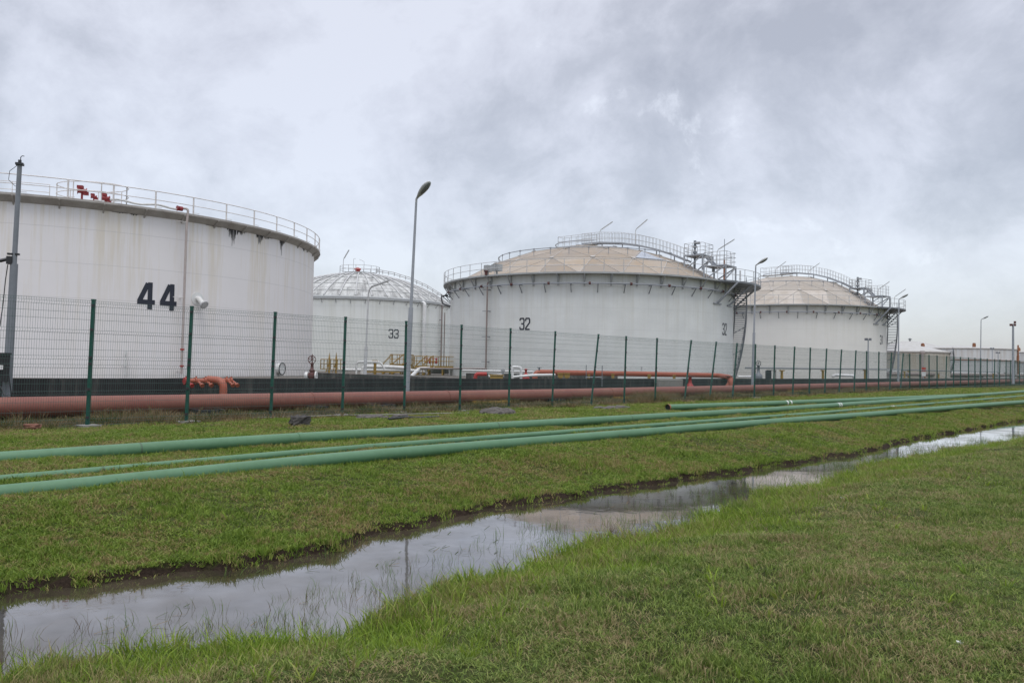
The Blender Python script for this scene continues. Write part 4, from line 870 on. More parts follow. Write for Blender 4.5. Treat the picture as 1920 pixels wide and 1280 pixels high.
# orange manifold in front of the wall
h = onT(398, 714, 26.1); hz = h[2]; sM, _ = st(h)
o = thing('hydrant_manifold', 'orange pipe manifold with valves in front of the dark wall below tank 44', 'pipe manifold', ST(sM, 26.1, 0))
s0, _ = st(onT(347, 714, 26.1)); s1, _ = st(onT(432, 714, 26.1))
MB().tube(bent([ST(sM + .10, 25.5, .1), ST(sM + .10, 25.5, hz + .02), ST(sM - .15, 26.1, hz + .05)], .3, 8), .13, 14).build('riser', 'orange', o)
MB().tube([ST(s0, 26.1, hz), ST(s1, 26.1, hz)], .085, 12).build('header', 'orange', o)
for f in (.0, .22, .42, .66, .90, 1.0):
    s_ = s0 + (s1 - s0) * f; mb = MB(); mb.cyl(ST(s_ - .03, 26.1, hz), ST(s_ + .03, 26.1, hz), .125, 14)
    if f not in (0.66,): mb.cyl(ST(s_ + .06, 26.1, hz), ST(s_ + .06, 25.75, hz - .12), .045, 10); mb.cyl(ST(s_ + .06, 25.77, hz - .12), ST(s_ + .06, 25.70, hz - .15), .075, 10)
    mb.cyl(ST(s_ + .03, 26.1, hz), ST(s_ + .03, 26.1, hz + .16), .03, 6); mb.build('valve', 'orange' if f else 'redv', o)
# gate valve by the right foot of tank 44
def handwheel(mb, c, r, ax, tr=.02):
    ax = V(ax).normalized(); x = ax.orthogonal().normalized(); y = ax.cross(x); mb.tube([V(c) + (x * math.cos(i * PI / 8) + y * math.sin(i * PI / 8)) * r for i in range(16)], tr, 6, closed=True)
    for k in range(3): d = x * math.cos(k * PI / 3) + y * math.sin(k * PI / 3); mb.tube([V(c) - d * r, V(c) + d * r], tr * .8, 5)
p = onY(585, 691, 44); o = thing('gate_valve', 'dark red gate valve with round handwheel at the right foot of the tank marked 44', 'valve', (p[0], p[1], .6)); x, y = p[0], p[1]
mb = MB(); mb.lathe([(.06, 0), (.15, .04), (.19, .2), (.16, .38), (.11, .44), (.16, .47), (.16, .53), (.09, .58), (.075, .82), (.11, .85), (.06, .92), (.03, .95)], (x, y, .70), 16); mb.cyl((x - .20, y, .92), (x + .20, y, .92), .13, 14); mb.build('valve_body', 'maroon', o)
mb = MB(); mb.cyl((x - .36, y, .92), (x - .20, y, .92), .20, 16); mb.cyl((x + .20, y, .92), (x + .27, y, .92), .24, 16); mb.build('flange', 'white', o)
mb = MB(); handwheel(mb, (x, y - .06, 1.80), .21, (.1, -1, .12), .024); mb.cyl((x, y, 1.6), (x, y, 2.10), .03, 8); mb.build('handwheel', 'maroon', o)
# small yellow rail frame beside it
p0 = onY(601, 697, 62); p1 = onY(645, 697, 60); o = thing('guard_railing', 'small yellow railing with two pointed posts beside the dark red gate valve', 'railing', (p0[0], p0[1], .6)); mb = MB()
railing(mb, [(p0[0], p0[1], 1.15), (p1[0], p1[1], 1.15)], .75, .42, .03, (1, .55, 0), n=4)
mb.build('rail_frame', 'yellow', o); mb = MB()
for px in (617, 630): q = onY(px, 690, 61); mb.cyl((q[0], q[1], .6), (q[0], q[1], 2.0), .07, 6); mb.tube([(q[0], q[1], 2.0), (q[0], q[1], 2.45)], [.07, .01], 6); mb.beam((q[0] - .25, q[1], .9), (q[0], q[1], 1.7), .05)
mb.build('pointed_post', 'yellow', o)
# white pipes before tank 33
def yy(px, py, Y): return tuple(onY(px, py, Y))
pipe_thing('white_pipe', 'thin white pipe loop standing in front of the tank marked 33', [yy(668, 708, 75), yy(668, 678.5, 75), yy(714, 678.5, 75), yy(721, 692, 75)], .10, 'white', bendr=.35)
pipe_thing('white_pipe', 'long low white pipe behind the grey wall, left part, below the thin white loop', [yy(612, 693, 82), yy(764, 694, 80), yy(800, 697, 78)], .17, 'white')
pipe_thing('white_pipe', 'short thick white pipe with a bend, between the white loop and the yellow stair', [yy(679, 704, 78), yy(681, 687, 78), yy(735, 688, 79), yy(760, 690, 78)], .20, 'white', bendr=.6)
pipe_thing('white_pipe', 'sloping white pipe beside the grey lamp post under the yellow platform', [yy(771, 706, 74), yy(786, 691, 76), yy(812, 690, 80)], .18, 'white', bendr=.6)
pipe_thing('brown_pipe', 'thin brown pipe running level below the yellow platform', [yy(780, 690.5, 76), yy(852, 691, 75), yy(912, 691.5, 70)], .09, 'brownp')
pipe_thing('white_pipe', 'long thin white pipe left of the orange curved pipe', [yy(868, 694, 68), yy(940, 696, 64), yy(1000, 697, 60)], .09, 'white')
q0 = yy(645, 707, 80); o = thing('pipe_stand', 'white triangular pipe stand left of the thin white loop', 'pipe support', q0); MB().add([yy(637, 706, 80), yy(651, 706, 80), yy(644, 692, 80), yy(637, 706, 81), yy(651, 706, 81), yy(644, 692, 81)], [(0, 1, 2), (5, 4, 3), (0, 2, 5, 3), (1, 4, 5, 2)]).build('gusset', 'white', o)
# yellow platforms
def yplat(px0, px1, ydeck, Y0, dep, rh, label, stairs=()):
    A = V(onY(px0, ydeck, Y0)); B = V(onY(px1, ydeck, Y0)); zf = (A.z + B.z) / 2; o = thing('yellow_platform', label, 'platform', (A.x, A.y, .6), 'yellow access platforms')
    mb = MB(); mb.box(((A.x + B.x) / 2, Y0 + dep / 2, zf - .1), (B.x - A.x, dep, .2)); mb.build('deck', 'yellow', o)
    q = MB(); railing(q, [(A.x, Y0, zf), (B.x, Y0, zf)], rh, .8, .032, (1, .5), n=4); railing(q, [(B.x, Y0, zf), (B.x, Y0 + dep, zf), (A.x, Y0 + dep, zf)], rh, .8, .032, (1, .5), n=4); q.build('railing', 'yellow', o)
    k = max(2, int((B.x - A.x) / 1.3))
    for i in range(k + 1): x = A.x + (B.x - A.x) * i / k; MB().beam((x, Y0 + .1, .55), (x, Y0 + .1, zf - .2), .14).beam((x, Y0 + dep - .1, .55), (x, Y0 + dep - .1, zf - .2), .14).build('leg', 'yellow', o)
    for (xt, xb, yo) in stairs:
        a = V(onY(xt, ydeck, Y0 - yo)); b = V(onY(xb, ydeck, Y0 - yo)); b.z = .6; a.z = zf; s = MB()
        for w_ in (-.35, .35): s.beam((a.x, a.y + w_, a.z), (b.x, b.y + w_, b.z), .07, .2); s.tube([(a.x, a.y + w_, a.z + 1.0), (b.x, b.y + w_, b.z + 1.0)], .03, 4); s.beam((a.x, a.y + w_, a.z), (a.x, a.y + w_, a.z + 1), .05); s.beam((b.x, b.y + w_, b.z), (b.x, b.y + w_, b.z + 1), .05)
        for i in range(6): f = (i + .5) / 6; p = a.lerp(b, f); s.box((p.x, p.y, p.z), (.25, .7, .04))
        s.build('stair', 'yellow', o)
    return o
yplat(731, 772, 682, 82, 1.6, .95, 'yellow platform with stair left of the grey lamp post', ((757, 735, .6), (735, 718, .3)))
yplat(777, 882, 686, 80, 1.8, .95, 'long yellow platform with stairs right of the grey lamp post', ((800, 781, .8), (812, 793, 1.6)))
o = thing('yellow_stand', 'yellow post with flat cap left of the yellow stair platforms', 'pipe support', yy(703, 700, 76)); q = yy(703, 690, 76); MB().cyl((q[0], q[1], .6), (q[0], q[1], 1.85), .14, 10).box((q[0], q[1], 1.9), (.5, .4, .12)).box((q[0] + .8, q[1], .85), (3.2, .3, .12)).build('post', 'yellow', o)
for i, px in enumerate((800, 806, 812, 818)):
    q = V(yy(px, 680, 80.9)); o = thing('red_valve', 'small red valve standing on the long yellow platform', 'valve', (q.x, q.y, 1.7), 'red valves on the yellow platform'); mb = MB(); mb.lathe([(.05, 0), (.13, .05), (.14, .25), (.07, .35), (.05, .5)], (q.x, q.y, 1.72), 10); mb.build('valve_body', 'redv', o); mb = MB(); handwheel(mb, (q.x, q.y, 2.24), .13, (0, -.6, 1)); mb.build('handwheel', 'redv', o)
# orange curved main
O0 = onT(1003, 697.5, 33); O1 = onT(1346, 703.5, 28.2); O2 = onT(1371, 708, 25.7)
o = pipe_thing('orange_pipe', 'long orange pipe with curved ends above the dark wall before tank 32', [down(O0, .5), tuple(O0), tuple(O1), tuple(O2), down(O2, .1)], .175, 'orange', bendr=.75, n=16)
q = yy(1011, 693, 50); MB().cyl((q[0], q[1], 1.4), (q[0], q[1], 1.58), .05, 6).cyl((q[0], q[1], 1.56), (q[0], q[1], 1.6), .13, 8).build('vent', 'galvd', o)
for px, lab in ((1294, 'red valve with flat handwheel right of the pale concrete block'), (1367, 'faded red valve with flat handwheel at the curved end of the orange pipe')):
    q = onT(px, 706, 25.9); x, y, z_ = q; o = thing('gate_valve', lab, 'valve', (x, y, .0), 'red valves at the wall'); mb = MB(); mb.lathe([(.36, 0), (.36, .12), (.28, .3), (.14, .5), (.10, .62), (.10, .9), (.15, .92), (.15, .97), (.05, 1.0)], (x, y, z_ - .95), 16); mb.build('valve_body', 'redv' if px < 1300 else 'orange', o); mb = MB(); handwheel(mb, (x, y, z_ + .04), .24, (0, 0, 1), .03); mb.cyl((x, y, z_), (x, y, z_ + .06), .05, 8); mb.build('handwheel', 'maroon', o)
a, b = onT(1231, 712, 26.35), onT(1276, 712, 26.35); o = thing('concrete_block', 'pale concrete block leaning against the dark wall behind the red pipe', 'concrete block', ((a[0] + b[0]) / 2, (a[1] + b[1]) / 2, 0)); L_ = math.hypot(b[0] - a[0], b[1] - a[1])
mb = MB(); mb.box(((a[0] + b[0]) / 2, (a[1] + b[1]) / 2, .5), (L_, .4, 1.03), math.atan2(D[1], D[0])); ob = mb.build('slab', 'concb', o); bv = ob.modifiers.new('b', 'BEVEL'); bv.width = .06; bv.segments = 2
# white goose-neck, small bits before tank 32
pipe_thing('white_pipe', 'white hooped pipe standing in front of the tank marked 32', [yy(961, 712, 50), yy(961, 687.5, 50), yy(977, 689, 50), yy(977, 712, 50)], .085, 'white', bendr=.12)
pipe_thing('red_pipe_bend', 'short red pipe bend left of the white hooped pipe', [yy(891, 712, 52), yy(892, 701, 52), yy(913, 701, 52)], .13, 'redv', bendr=.35)
pipe_thing('white_pipe', 'short white pipe with small valve left of the white hooped pipe', [yy(916, 704.5, 50), yy(944, 704, 50)], .10, 'white')
q = yy(943, 701, 50); o = thing('small_valve', 'small dark valve at the end of the short white pipe', 'valve', (q[0], q[1], .9)); mb = MB(); mb.cyl((q[0], q[1], .95), (q[0], q[1], 1.2), .08, 8); handwheel(mb, (q[0], q[1] - .05, 1.33), .11, (0, -1, .2)); mb.build('valve_body', 'galvd', o)
pipe_thing('white_pipe', 'slanting white pipe passing below the orange pipe', [yy(962, 706.5, 47), yy(1000, 703, 47), yy(1040, 702.5, 48)], .075, 'white')
k = 0
for px, w_, py, Yq, lab in ((931, 24, 707, 45, 'yellow box support right of the red pipe bend'), (1051, 10, 704, 47, 'left one of two yellow pipe saddles below the orange pipe'), (1063, 10, 704, 47, 'right one of two yellow pipe saddles below the orange pipe'), (1149, 5, 705, 52, 'yellow stub support at the middle of the orange pipe'), (1104, 4, 706, 52, 'tiny yellow stub support under the orange pipe'), (1217, 5, 706, 54, 'yellow stub support left of the pale concrete block'), (1264, 4, 707, 54, 'yellow stub support above the pale concrete block')):
    q = yy(px, py, Yq); o = thing('yellow_support', lab, 'pipe support', (q[0], q[1], .6), 'yellow pipe supports at the foot of tank 32'); ww = w_ * Yq / F
    MB().box((q[0], q[1], q[2]), (ww, .25, .22)).box((q[0], q[1], (q[2] + .55) / 2), (ww * .5, .2, max(.1, q[2] - .55))).box((q[0], q[1] - .02, q[2] + .13), (ww * 1.15, .3, .05)).build('bracket', 'yellow', o)
for px, yt, lab in ((1099, 684, 'left thin steel standpipe rising over the orange pipe'), (1129, 685, 'right thin steel standpipe rising over the orange pipe')):
    q = yy(px, 700, 44); tpz = yy(px, yt, 44)[2]; o = thing('standpipe', lab, 'standpipe', (q[0], q[1], .6), 'thin standpipes'); MB().cyl((q[0], q[1], .6), (q[0], q[1], tpz), .022, 6).cyl((q[0], q[1], 1.0), (q[0], q[1], 1.08), .05, 8).build('rod', 'galvd', o)
pipe_thing('steel_pipe', 'thin steel pipe joining the two standpipes', [yy(1099, 707, 44), yy(1129, 707, 44)], .03, 'galv')
for px, sz in ((1203, 1), (1012, .0)):
    if sz: q = yy(px, 695, 68); o = thing('small_nozzle', 'small grey nozzle low on the tank marked 32', 'nozzle', (q[0], q[1], .6)); MB().lathe([(.02, 0), (.16, .0), (.16, .06), (.07, .15), (.05, .6), (.1, .65), (.02, .7)], (q[0], q[1], q[2] - .3), 10).build('nozzle_body', 'rail', o)
q = yy(953, 704, 48); q2 = yy(986, 704, 52); o = thing('red_valve', 'small red valve right of the white hooped pipe', 'valve', (q2[0], q2[1], .6)); MB().lathe([(.25, 0), (.2, .2), (.08, .35), (.07, .55), (.16, .58), (.02, .64)], (q2[0], q2[1], .85), 10).build('valve_body', 'redv', o)
# before tank 31
P0 = onT(1398, 689.5, 32.5); P1 = onT(1672, 692.5, 32.5)
pipe_thing('steel_pipe', 'dark level pipe on yellow posts in front of the tank marked 31', [tuple(P0), tuple(P1), tuple(P1 + np.array([D[0], D[1], 0]) * 60)], .075, 'galvd')
for px, lab in ((1466, 'left yellow T shaped post under the dark level pipe'), (1543, 'middle yellow T shaped post under the dark level pipe'), (1622, 'right yellow T shaped post under the dark level pipe')):
    q = onT(px, 692.0, 32.5); o = thing('yellow_post', lab, 'pipe support', (q[0], q[1], .6), 'yellow T posts'); MB().cyl((q[0], q[1], .58), (q[0], q[1], q[2] - .1), .13, 8).box((q[0], q[1], q[2] - .13), (.62, .3, .12), math.atan2(D[1], D[0])).build('post', 'yellow', o)
pipe_thing('white_pipe', 'low white pipe at the foot of the spiral stair of the tank marked 32', [yy(1384, 706, 66), yy(1412, 706, 66), yy(1420, 708, 66), yy(1421, 714, 66)], .09, 'white', bendr=.3)
pipe_thing('white_pipe', 'low white pipe right of the middle yellow T post', [yy(1561, 706, 86), yy(1565, 703, 86), yy(1600, 704, 86), yy(1602, 709, 86)], .15, 'white', bendr=.4)
q = yy(1422, 693, 62); o = thing('gate_valve', 'dark green valve right of the lamp post between the tanks marked 32 and 31', 'valve', (q[0], q[1], .6)); MB().lathe([(.2, 0), (.33, .3), (.3, .6), (.12, .75), (.1, 1.3), (.2, 1.32), (.02, 1.4)], (q[0], q[1], .7), 12).build('valve_body', 'galvd', o); mb = MB(); handwheel(mb, (q[0], q[1], 2.2), .2, (.2, -1, 0)); mb.build('handwheel', 'dark', o)
q = yy(1446, 699, 70); o = thing('equipment_rack', 'small dark steel rack between the first two yellow T posts', 'rack', (q[0], q[1], .6)); MB().box((q[0] - .25, q[1], 1.1), (.45, .3, 1.1)).beam((q[0] + .4, q[1], .6), (q[0] + .4, q[1], 1.65), .05).beam((q[0] - .4, q[1], 1.66), (q[0] + .45, q[1], 1.66), .05).build('frame', 'dark', o)
# far right yard clutter
pipe_thing('white_pipe', 'long white pipe in the far yard below the cream tank', [tuple(onT(1660, 695, 58)), tuple(onT(1780, 698.5, 58)), tuple(onT(1935, 701, 58))], .36, 'white')
pipe_thing('brown_pipe', 'long brown pipe in the far yard below the cream tank', [tuple(onT(1660, 701, 52)), tuple(onT(1780, 702, 52)), tuple(onT(1935, 704, 52))], .40, 'brownp')
pipe_thing('red_pipe', 'thin dark red pipe in the far yard at the right edge', [tuple(onT(1780, 704, 60)), tuple(onT(1935, 704.5, 60))], .18, 'redv')
rr = random.Random(3); yl = ['yellow stanchion in the far yard, number %s from the left' % w for w in ('one', 'two', 'three', 'four', 'five', 'six', 'seven', 'eight', 'nine', 'ten', 'eleven')]
for i, px in enumerate((1696, 1703, 1711, 1734, 1740, 1752, 1760, 1781, 1850, 1862, 1872)):
    q = onT(px, 695, 50 + (i % 3) * 3); o = thing('yellow_post', 'small yellow or brown stanchion among the pipes of the far yard', 'pipe support', (q[0], q[1], .6), 'stanchions in the far yard'); zt_ = 1.67 + rr.uniform(.0, .7); MB().beam((q[0], q[1], .55), (q[0], q[1], zt_), .22).box((q[0], q[1], zt_), (.8, .3, .14), .8).build('post', 'yellow' if i not in (3, 8, 10) else 'rust', o)
for i, px in enumerate((1748, 1768, 1812, 1884, 1893, 1900, 1907, 1914)):
    q = onT(px, 692, 56 + (i % 3) * 2); o = thing('hydrant', 'small upright valve in the far yard near the right edge', 'valve', (q[0], q[1], .6), 'small valves in the far yard'); mb = MB(); mb.lathe([(.3, 0), (.35, .3), (.2, .5), (.18, 1.6), (.35, 1.62), (.35, 1.75), (.05, 1.9)], (q[0], q[1], .6), 10); mb.build('valve_body', ('rust', 'redv', 'maroon', 'rail')[i % 4], o)
q = onT(1732, 692, 44); o = thing('warning_sign', 'red and white sign board on a post in the far yard', 'sign', (q[0], q[1], .6)); MB().beam((q[0], q[1] + .05, .55), (q[0], q[1] + .05, 3.0), .08).build('post', 'galv', o); mb = MB(); mb.box((q[0], q[1], 2.35), (.75, .05, .8)); mb.build('red_board', 'sign_r', o); mb = MB(); mb.box((q[0], q[1] - .01, 1.5), (.75, .05, .8)); mb.build('white_board', 'band', o)
P = onT(1770, 700, 35); o = thing('handrail', 'low sloping steel handrail beyond the wall at right', 'railing', (P[0], P[1], .6)); a = onT(1757, 699, 33); b = onT(1797, 715, 30); MB().tube([a, b], .04, 5).tube([a, down(a, .6)], .04, 5).build('rail', 'rail', o)

# ------------------------------------------------------------------ small things at the fence foot
from mathutils import noise as mn
def rock(name, label, cat, px, py, size, mat, seed=0, group=None, blocky=.7, pieces=1):
    s_, tt = gpt(px, py); z0 = zt(s_, tt); rn = random.Random(seed); mb = MB()
    for k in range(pieces):
        ox, oy = (0, 0) if pieces == 1 else (rn.uniform(-1, 1), rn.uniform(-1, 1)); sc_ = 1 if pieces == 1 else rn.uniform(.18, .5); q = MB()
        pr = [(math.cos(a), math.sin(a)) for a in [PI * (i / 14 - .5) for i in range(15)]]; q.lathe(pr, n=22); off = Vector((seed * 3.1, k * 2.2, 1.3)); ang = rn.uniform(0, 3)
        for x, y, z_ in q.v:
            d = Vector((x, y, z_)); m = max(abs(x), abs(y), abs(z_)) or 1; d = d.lerp(d / m, blocky); d *= 1 + .30 * mn.noise(d * 1.6 + off) + .14 * mn.noise(d * 4 + off) + .07 * mn.noise(d * 9 + off)
            x, y, z_ = d; ca, sa = math.cos(ang), math.sin(ang); X_, Y_ = (x * ca - y * sa) * sc_ + ox, (x * sa + y * ca) * sc_ + oy; X_ *= size[0]; Y_ *= size[1]; p = ST(s_, tt, z0)
            mb.v.append((p[0] + X_ * D[0] - Y_ * D[1], p[1] + X_ * D[1] + Y_ * D[0], z0 + (z_ * (sc_ * 1.5 if pieces > 1 else 1) * .55 + (.05 if pieces > 1 else .2)) * size[2]))
        o0 = len(mb.v) - len(q.v); mb.f += [tuple(i + o0 for i in f) for f in q.f]; mb.m += q.m; mb.sm += [False] * len(q.f)
    o = mb.build(name, mat, loc=ST(s_, tt, z0)); return tag(o, label, cat, group, kind='stuff' if pieces > 1 else None)
rock('brick_lump', 'broken reddish brick lump in the grass at far left by the fence', 'brick', 62, 806, (.16, .11, .18), 'brick', 1)
rock('concrete_stub', 'rough dark concrete stub beside a post foot, on the thin white pipe', 'concrete block', 562, 797, (.26, .18, .34), 'bund', 2, blocky=.85)
rock('rubble_mound', 'low mound of grey stones beside the yellow support', 'stones', 925, 776, (.75, .45, .50), 'conc', 3, blocky=0, pieces=16)
rock('rubble_mound', 'flat grey rubble patch between the leaning fence posts', 'stones', 1148, 766, (.8, .4, .30), 'conc', 5, blocky=.1, pieces=12)
rock('rubble_mound', 'small heap of pale rubble left of the lamp post', 'stones', 705, 782, (.7, .35, .28), 'conc', 7, blocky=.2, pieces=12)
rock('litter_scrap', 'crumpled white paper scrap lying in the tall grass at right', 'litter', 1583, 921, (.06, .05, .04), 'strawp', 4)
rock('litter_scrap', 'tiny white scrap in the worn grass at lower right', 'litter', 1798, 1200, (.02, .02, .015), 'strawp', 6)
s0, t0 = gpt(455, 785); s1, t1 = gpt(832, 786)
o = tag(MB().tube([ST(s0, 20.75, .06), ST(s0 + 3, 20.5, .05), ST(s0 + 7.2, 19.3, .05)], .016, 8).build('thin_conduit', 'concb', loc=ST(s0, 20.7, 0)), 'thin pale conduit lying along the fence foot', 'pipe')
s0, t0 = gpt(728, 788); o = tag(MB().tube([ST(s0, t0, .05), ST(s0 + .7, t0 + .05, .07), ST(s0 + 1.2, t0 - .05, .04), ST(s0 + 1.9, t0 - .1, .05)], .035, 8).build('black_hose', 'dark', loc=ST(s0, t0, 0)), 'piece of black hose in the grass near the lamp post', 'hose')

# ------------------------------------------------------------------ grass (geometry nodes instance the blades held in each mesh)
def make_gn():
    ng = bpy.data.node_groups.new('scatter', 'GeometryNodeTree'); ng.interface.new_socket('Geometry', in_out='INPUT', socket_type='NodeSocketGeometry'); ng.interface.new_socket('Geometry', in_out='OUTPUT', socket_type='NodeSocketGeometry')
    N_ = ng.nodes; L = ng.links; gi = N_.new('NodeGroupInput'); go_ = N_.new('NodeGroupOutput')
    def attr(nm, ty): a = N_.new('GeometryNodeInputNamedAttribute'); a.data_type = ty; a.inputs['Name'].default_value = nm; return a.outputs['Attribute']
    kind = attr('is_tuft', 'FLOAT'); cmp_ = N_.new('FunctionNodeCompare'); cmp_.data_type = 'FLOAT'; cmp_.operation = 'GREATER_THAN'; cmp_.inputs[1].default_value = .5; L.new(kind, cmp_.inputs[0])
    sep = N_.new('GeometryNodeSeparateGeometry'); sep.domain = 'POINT'; L.new(gi.outputs[0], sep.inputs[0]); L.new(cmp_.outputs[0], sep.inputs['Selection'])
    spl = N_.new('GeometryNodeSplitToInstances'); spl.domain = 'POINT'; L.new(sep.outputs['Selection'], spl.inputs[0]); L.new(attr('tuft_id', 'INT'), spl.inputs['Group ID'])
    m2p = N_.new('GeometryNodeMeshToPoints'); L.new(sep.outputs['Inverted'], m2p.inputs[0])
    iop = N_.new('GeometryNodeInstanceOnPoints'); L.new(m2p.outputs[0], iop.inputs['Points']); L.new(spl.outputs[0], iop.inputs['Instance']); iop.inputs['Pick Instance'].default_value = True
    L.new(attr('tuft_id', 'INT'), iop.inputs['Instance Index']); L.new(attr('rot', 'FLOAT_VECTOR'), iop.inputs['Rotation']); L.new(attr('scl', 'FLOAT_VECTOR'), iop.inputs['Scale']); L.new(iop.outputs[0], go_.inputs[0]); return ng
GN = make_gn()
def tufts(nvar, nblade, rad, hgt, wid, lean, seed, fan=False):
    r = np.random.default_rng(seed); V_ = []; F_ = []; I_ = []; n0 = 0
    for k in range(nvar):
        for b in range(nblade):
            a = r.uniform(0, 2 * PI); q = rad * math.sqrt(r.uniform(0, 1)); x0, y0 = q * math.cos(a), q * math.sin(a); h_ = hgt * r.uniform(.45, 1.15); d = r.uniform(0, 2 * PI) if not fan else a; ln = lean * r.uniform(.3, 1.3) * h_
            w_ = wid * r.uniform(.6, 1.3); o = r.uniform(0, 2 * PI); wx, wy = math.cos(o) * w_ / 2, math.sin(o) * w_ / 2; dx, dy = math.cos(d) * ln, math.sin(d) * ln
            V_ += [(x0 - wx, y0 - wy, -.01), (x0 + wx, y0 + wy, -.01), (x0 + dx * .4 + wx * .8, y0 + dy * .4 + wy * .8, h_ * .62), (x0 + dx * .4 - wx * .8, y0 + dy * .4 - wy * .8, h_ * .62), (x0 + dx, y0 + dy, h_)]
            F_ += [(n0, n0 + 1, n0 + 2, n0 + 3), (n0 + 3, n0 + 2, n0 + 4)]; I_ += [k] * 5; n0 += 5
    return V_, F_, I_
def scatter(name, S_, T__, scl, tf_, mat, nvar, label=None, zadd=0.0, tilt=.25):
    V_, F_, I_ = tf_; n = len(S_); xy = S_[:, None] * D + T__[:, None] * N; z = terrain(S_, T__) + zadd
    P = np.concatenate([xy, z[:, None]], 1); verts = np.concatenate([np.array(V_), P]); me = bpy.data.meshes.new(name); me.from_pydata(verts.tolist(), [], F_); me.materials.append(M[mat])
    k = len(V_); r = np.random.default_rng(n)
    isT = np.zeros(k + n, np.float32); isT[:k] = 1; ids = np.concatenate([np.array(I_), r.integers(0, nvar, n)]).astype(np.int32)
    rot = np.zeros((k + n, 3), np.float32); rot[k:, 2] = r.uniform(0, 2 * PI, n); rot[k:, 0] = r.normal(0, tilt, n) * .5; rot[k:, 1] = r.normal(0, tilt, n) * .5
    sc3 = np.ones((k + n, 3), np.float32); sc3[k:] = scl if scl.ndim == 2 else scl[:, None]
    for nm, ty, dat, key in (('is_tuft', 'FLOAT', isT, 'value'), ('tuft_id', 'INT', ids, 'value'), ('rot', 'FLOAT_VECTOR', rot, 'vector'), ('scl', 'FLOAT_VECTOR', sc3, 'vector')):
        a = me.attributes.new(nm, ty, 'POINT'); a.data.foreach_set(key, dat.ravel())
    o = bpy.data.objects.new(name, me); COL.objects.link(o); m = o.modifiers.new('scatter', 'NODES'); m.node_group = GN
    tag(o, label, 'grass', kind='stuff'); return o
def samp(n, s0, s1, t0, t1): return rng.uniform(s0, s1, n), rng.uniform(t0, t1, n)
def infr(S_, T__, m=140, z=0.0):
    x = S_ * D[0] + T__ * N[0]; y = S_ * D[1] + T__ * N[1]; P = np.stack([x, y, np.full_like(x, z - HC)], 1); zz = P @ FW; px = 960 + F * (P @ R2) / np.maximum(zz, .1); py = 640 - F * (P @ U2) / np.maximum(zz, .1)
    return (zz > .5) & (px > -m) & (px < 1920 + m) & (py < 1280 + m * 2.5), zz
def vn(s, t, f, k=0): return .5 + .25 * np.sin(s * f + k + 1.3 * np.sin(t * f * .8 + k)) + .25 * np.sin(t * f * 1.3 - k + 1.7 * np.sin(s * f * .6))
NV = 8
# short lawn
parts = []
def lawn(n, s0, s1, t0, t1, zmax, zmin, base):
    S_, T__ = samp(n, s0, s1, t0, t1); ok, zz = infr(S_, T__, 900); ok &= (zz < zmax) & (zz >= zmin)
    u = T__ - tf(S_); w = tn(S_) - T__; ok &= (u > .0) | (w > .0)
    S_, T__, zz = S_[ok], T__[ok], zz[ok]; return S_, T__, zz
LA = [lawn(330000, -4, 20, -5.5, 21.5, 9, 0, 1), lawn(250000, -2, 34, -8.5, 21.5, 18, 9, 1), lawn(150000, 6, 60, -10, 21.5, 38, 18, 1), lawn(90000, 30, 110, -14, 22, 80, 38, 1)]
S_ = np.concatenate([a[0] for a in LA]); T__ = np.concatenate([a[1] for a in LA]); zz = np.concatenate([a[2] for a in LA])
u = T__ - tf(S_); w = tn(S_) - T__; size = np.interp(zz, [3, 9, 18, 38, 80], [.85, 1.0, 1.35, 2.0, 3.2])
farside = u > 0
base = tufts(NV, 20, .085, .036, .0090, 1.9, 11)
m = farside & ~((np.abs(T__ - 22.2) < 1.0)) ; hs = np.interp(zz, [3, 18, 80], [1, .8, .45]) * (0.55 + .9 * vn(S_, T__, 1.7) * vn(S_, T__, 4.1, 2) * 1.5) * rng.choice([.7, 1, 1, 1.7], len(S_)) * np.where(u < .8, 1.35, 1.0); sc3 = np.stack([size, size, size * hs], 1)
keep = m & (rng.uniform(0, 1, len(S_)) < np.where(T__ > 20.4, .35, 1))
for a_, b_, r_ in PIPES: dt = np.interp(S_, a_, b_) - T__; keep &= ~((np.abs(dt) < r_ + .06) & (S_ > 8 + 3 * vn(S_, T__, .7)) & (S_ > a_[0]))
scatter('lawn_grass', S_[keep], T__[keep], sc3[keep], base, 'lawn', NV, 'short green grass on the strip between the ditch and the fence')
m = (~farside) & (rng.uniform(0, 1, len(S_)) < np.clip(.35 + 1.3 * vn(S_, T__, 3.3, 9) * vn(S_, T__, 1.2, 4) * 1.6, .3, 1)); base = tufts(NV, 24, .085, .027, .0068, 2.1, 12); sc3n = np.stack([size, size, size * (.55 + .7 * vn(S_, T__, 1.1, 2)) * (1 + 1.2 * np.clip(1 - w / 1.6, 0, 1)) * np.where(vn(S_, T__, 2.9, 1) * vn(S_, T__, 5.3, 4) > .42, 1.9, 1) * rng.choice([.7, 1, 1.5], len(S_))], 1)
scatter('worn_grass', S_[m], T__[m], sc3n[m], base, 'lawnnear', NV, 'worn patchy short grass on the near side of the ditch')
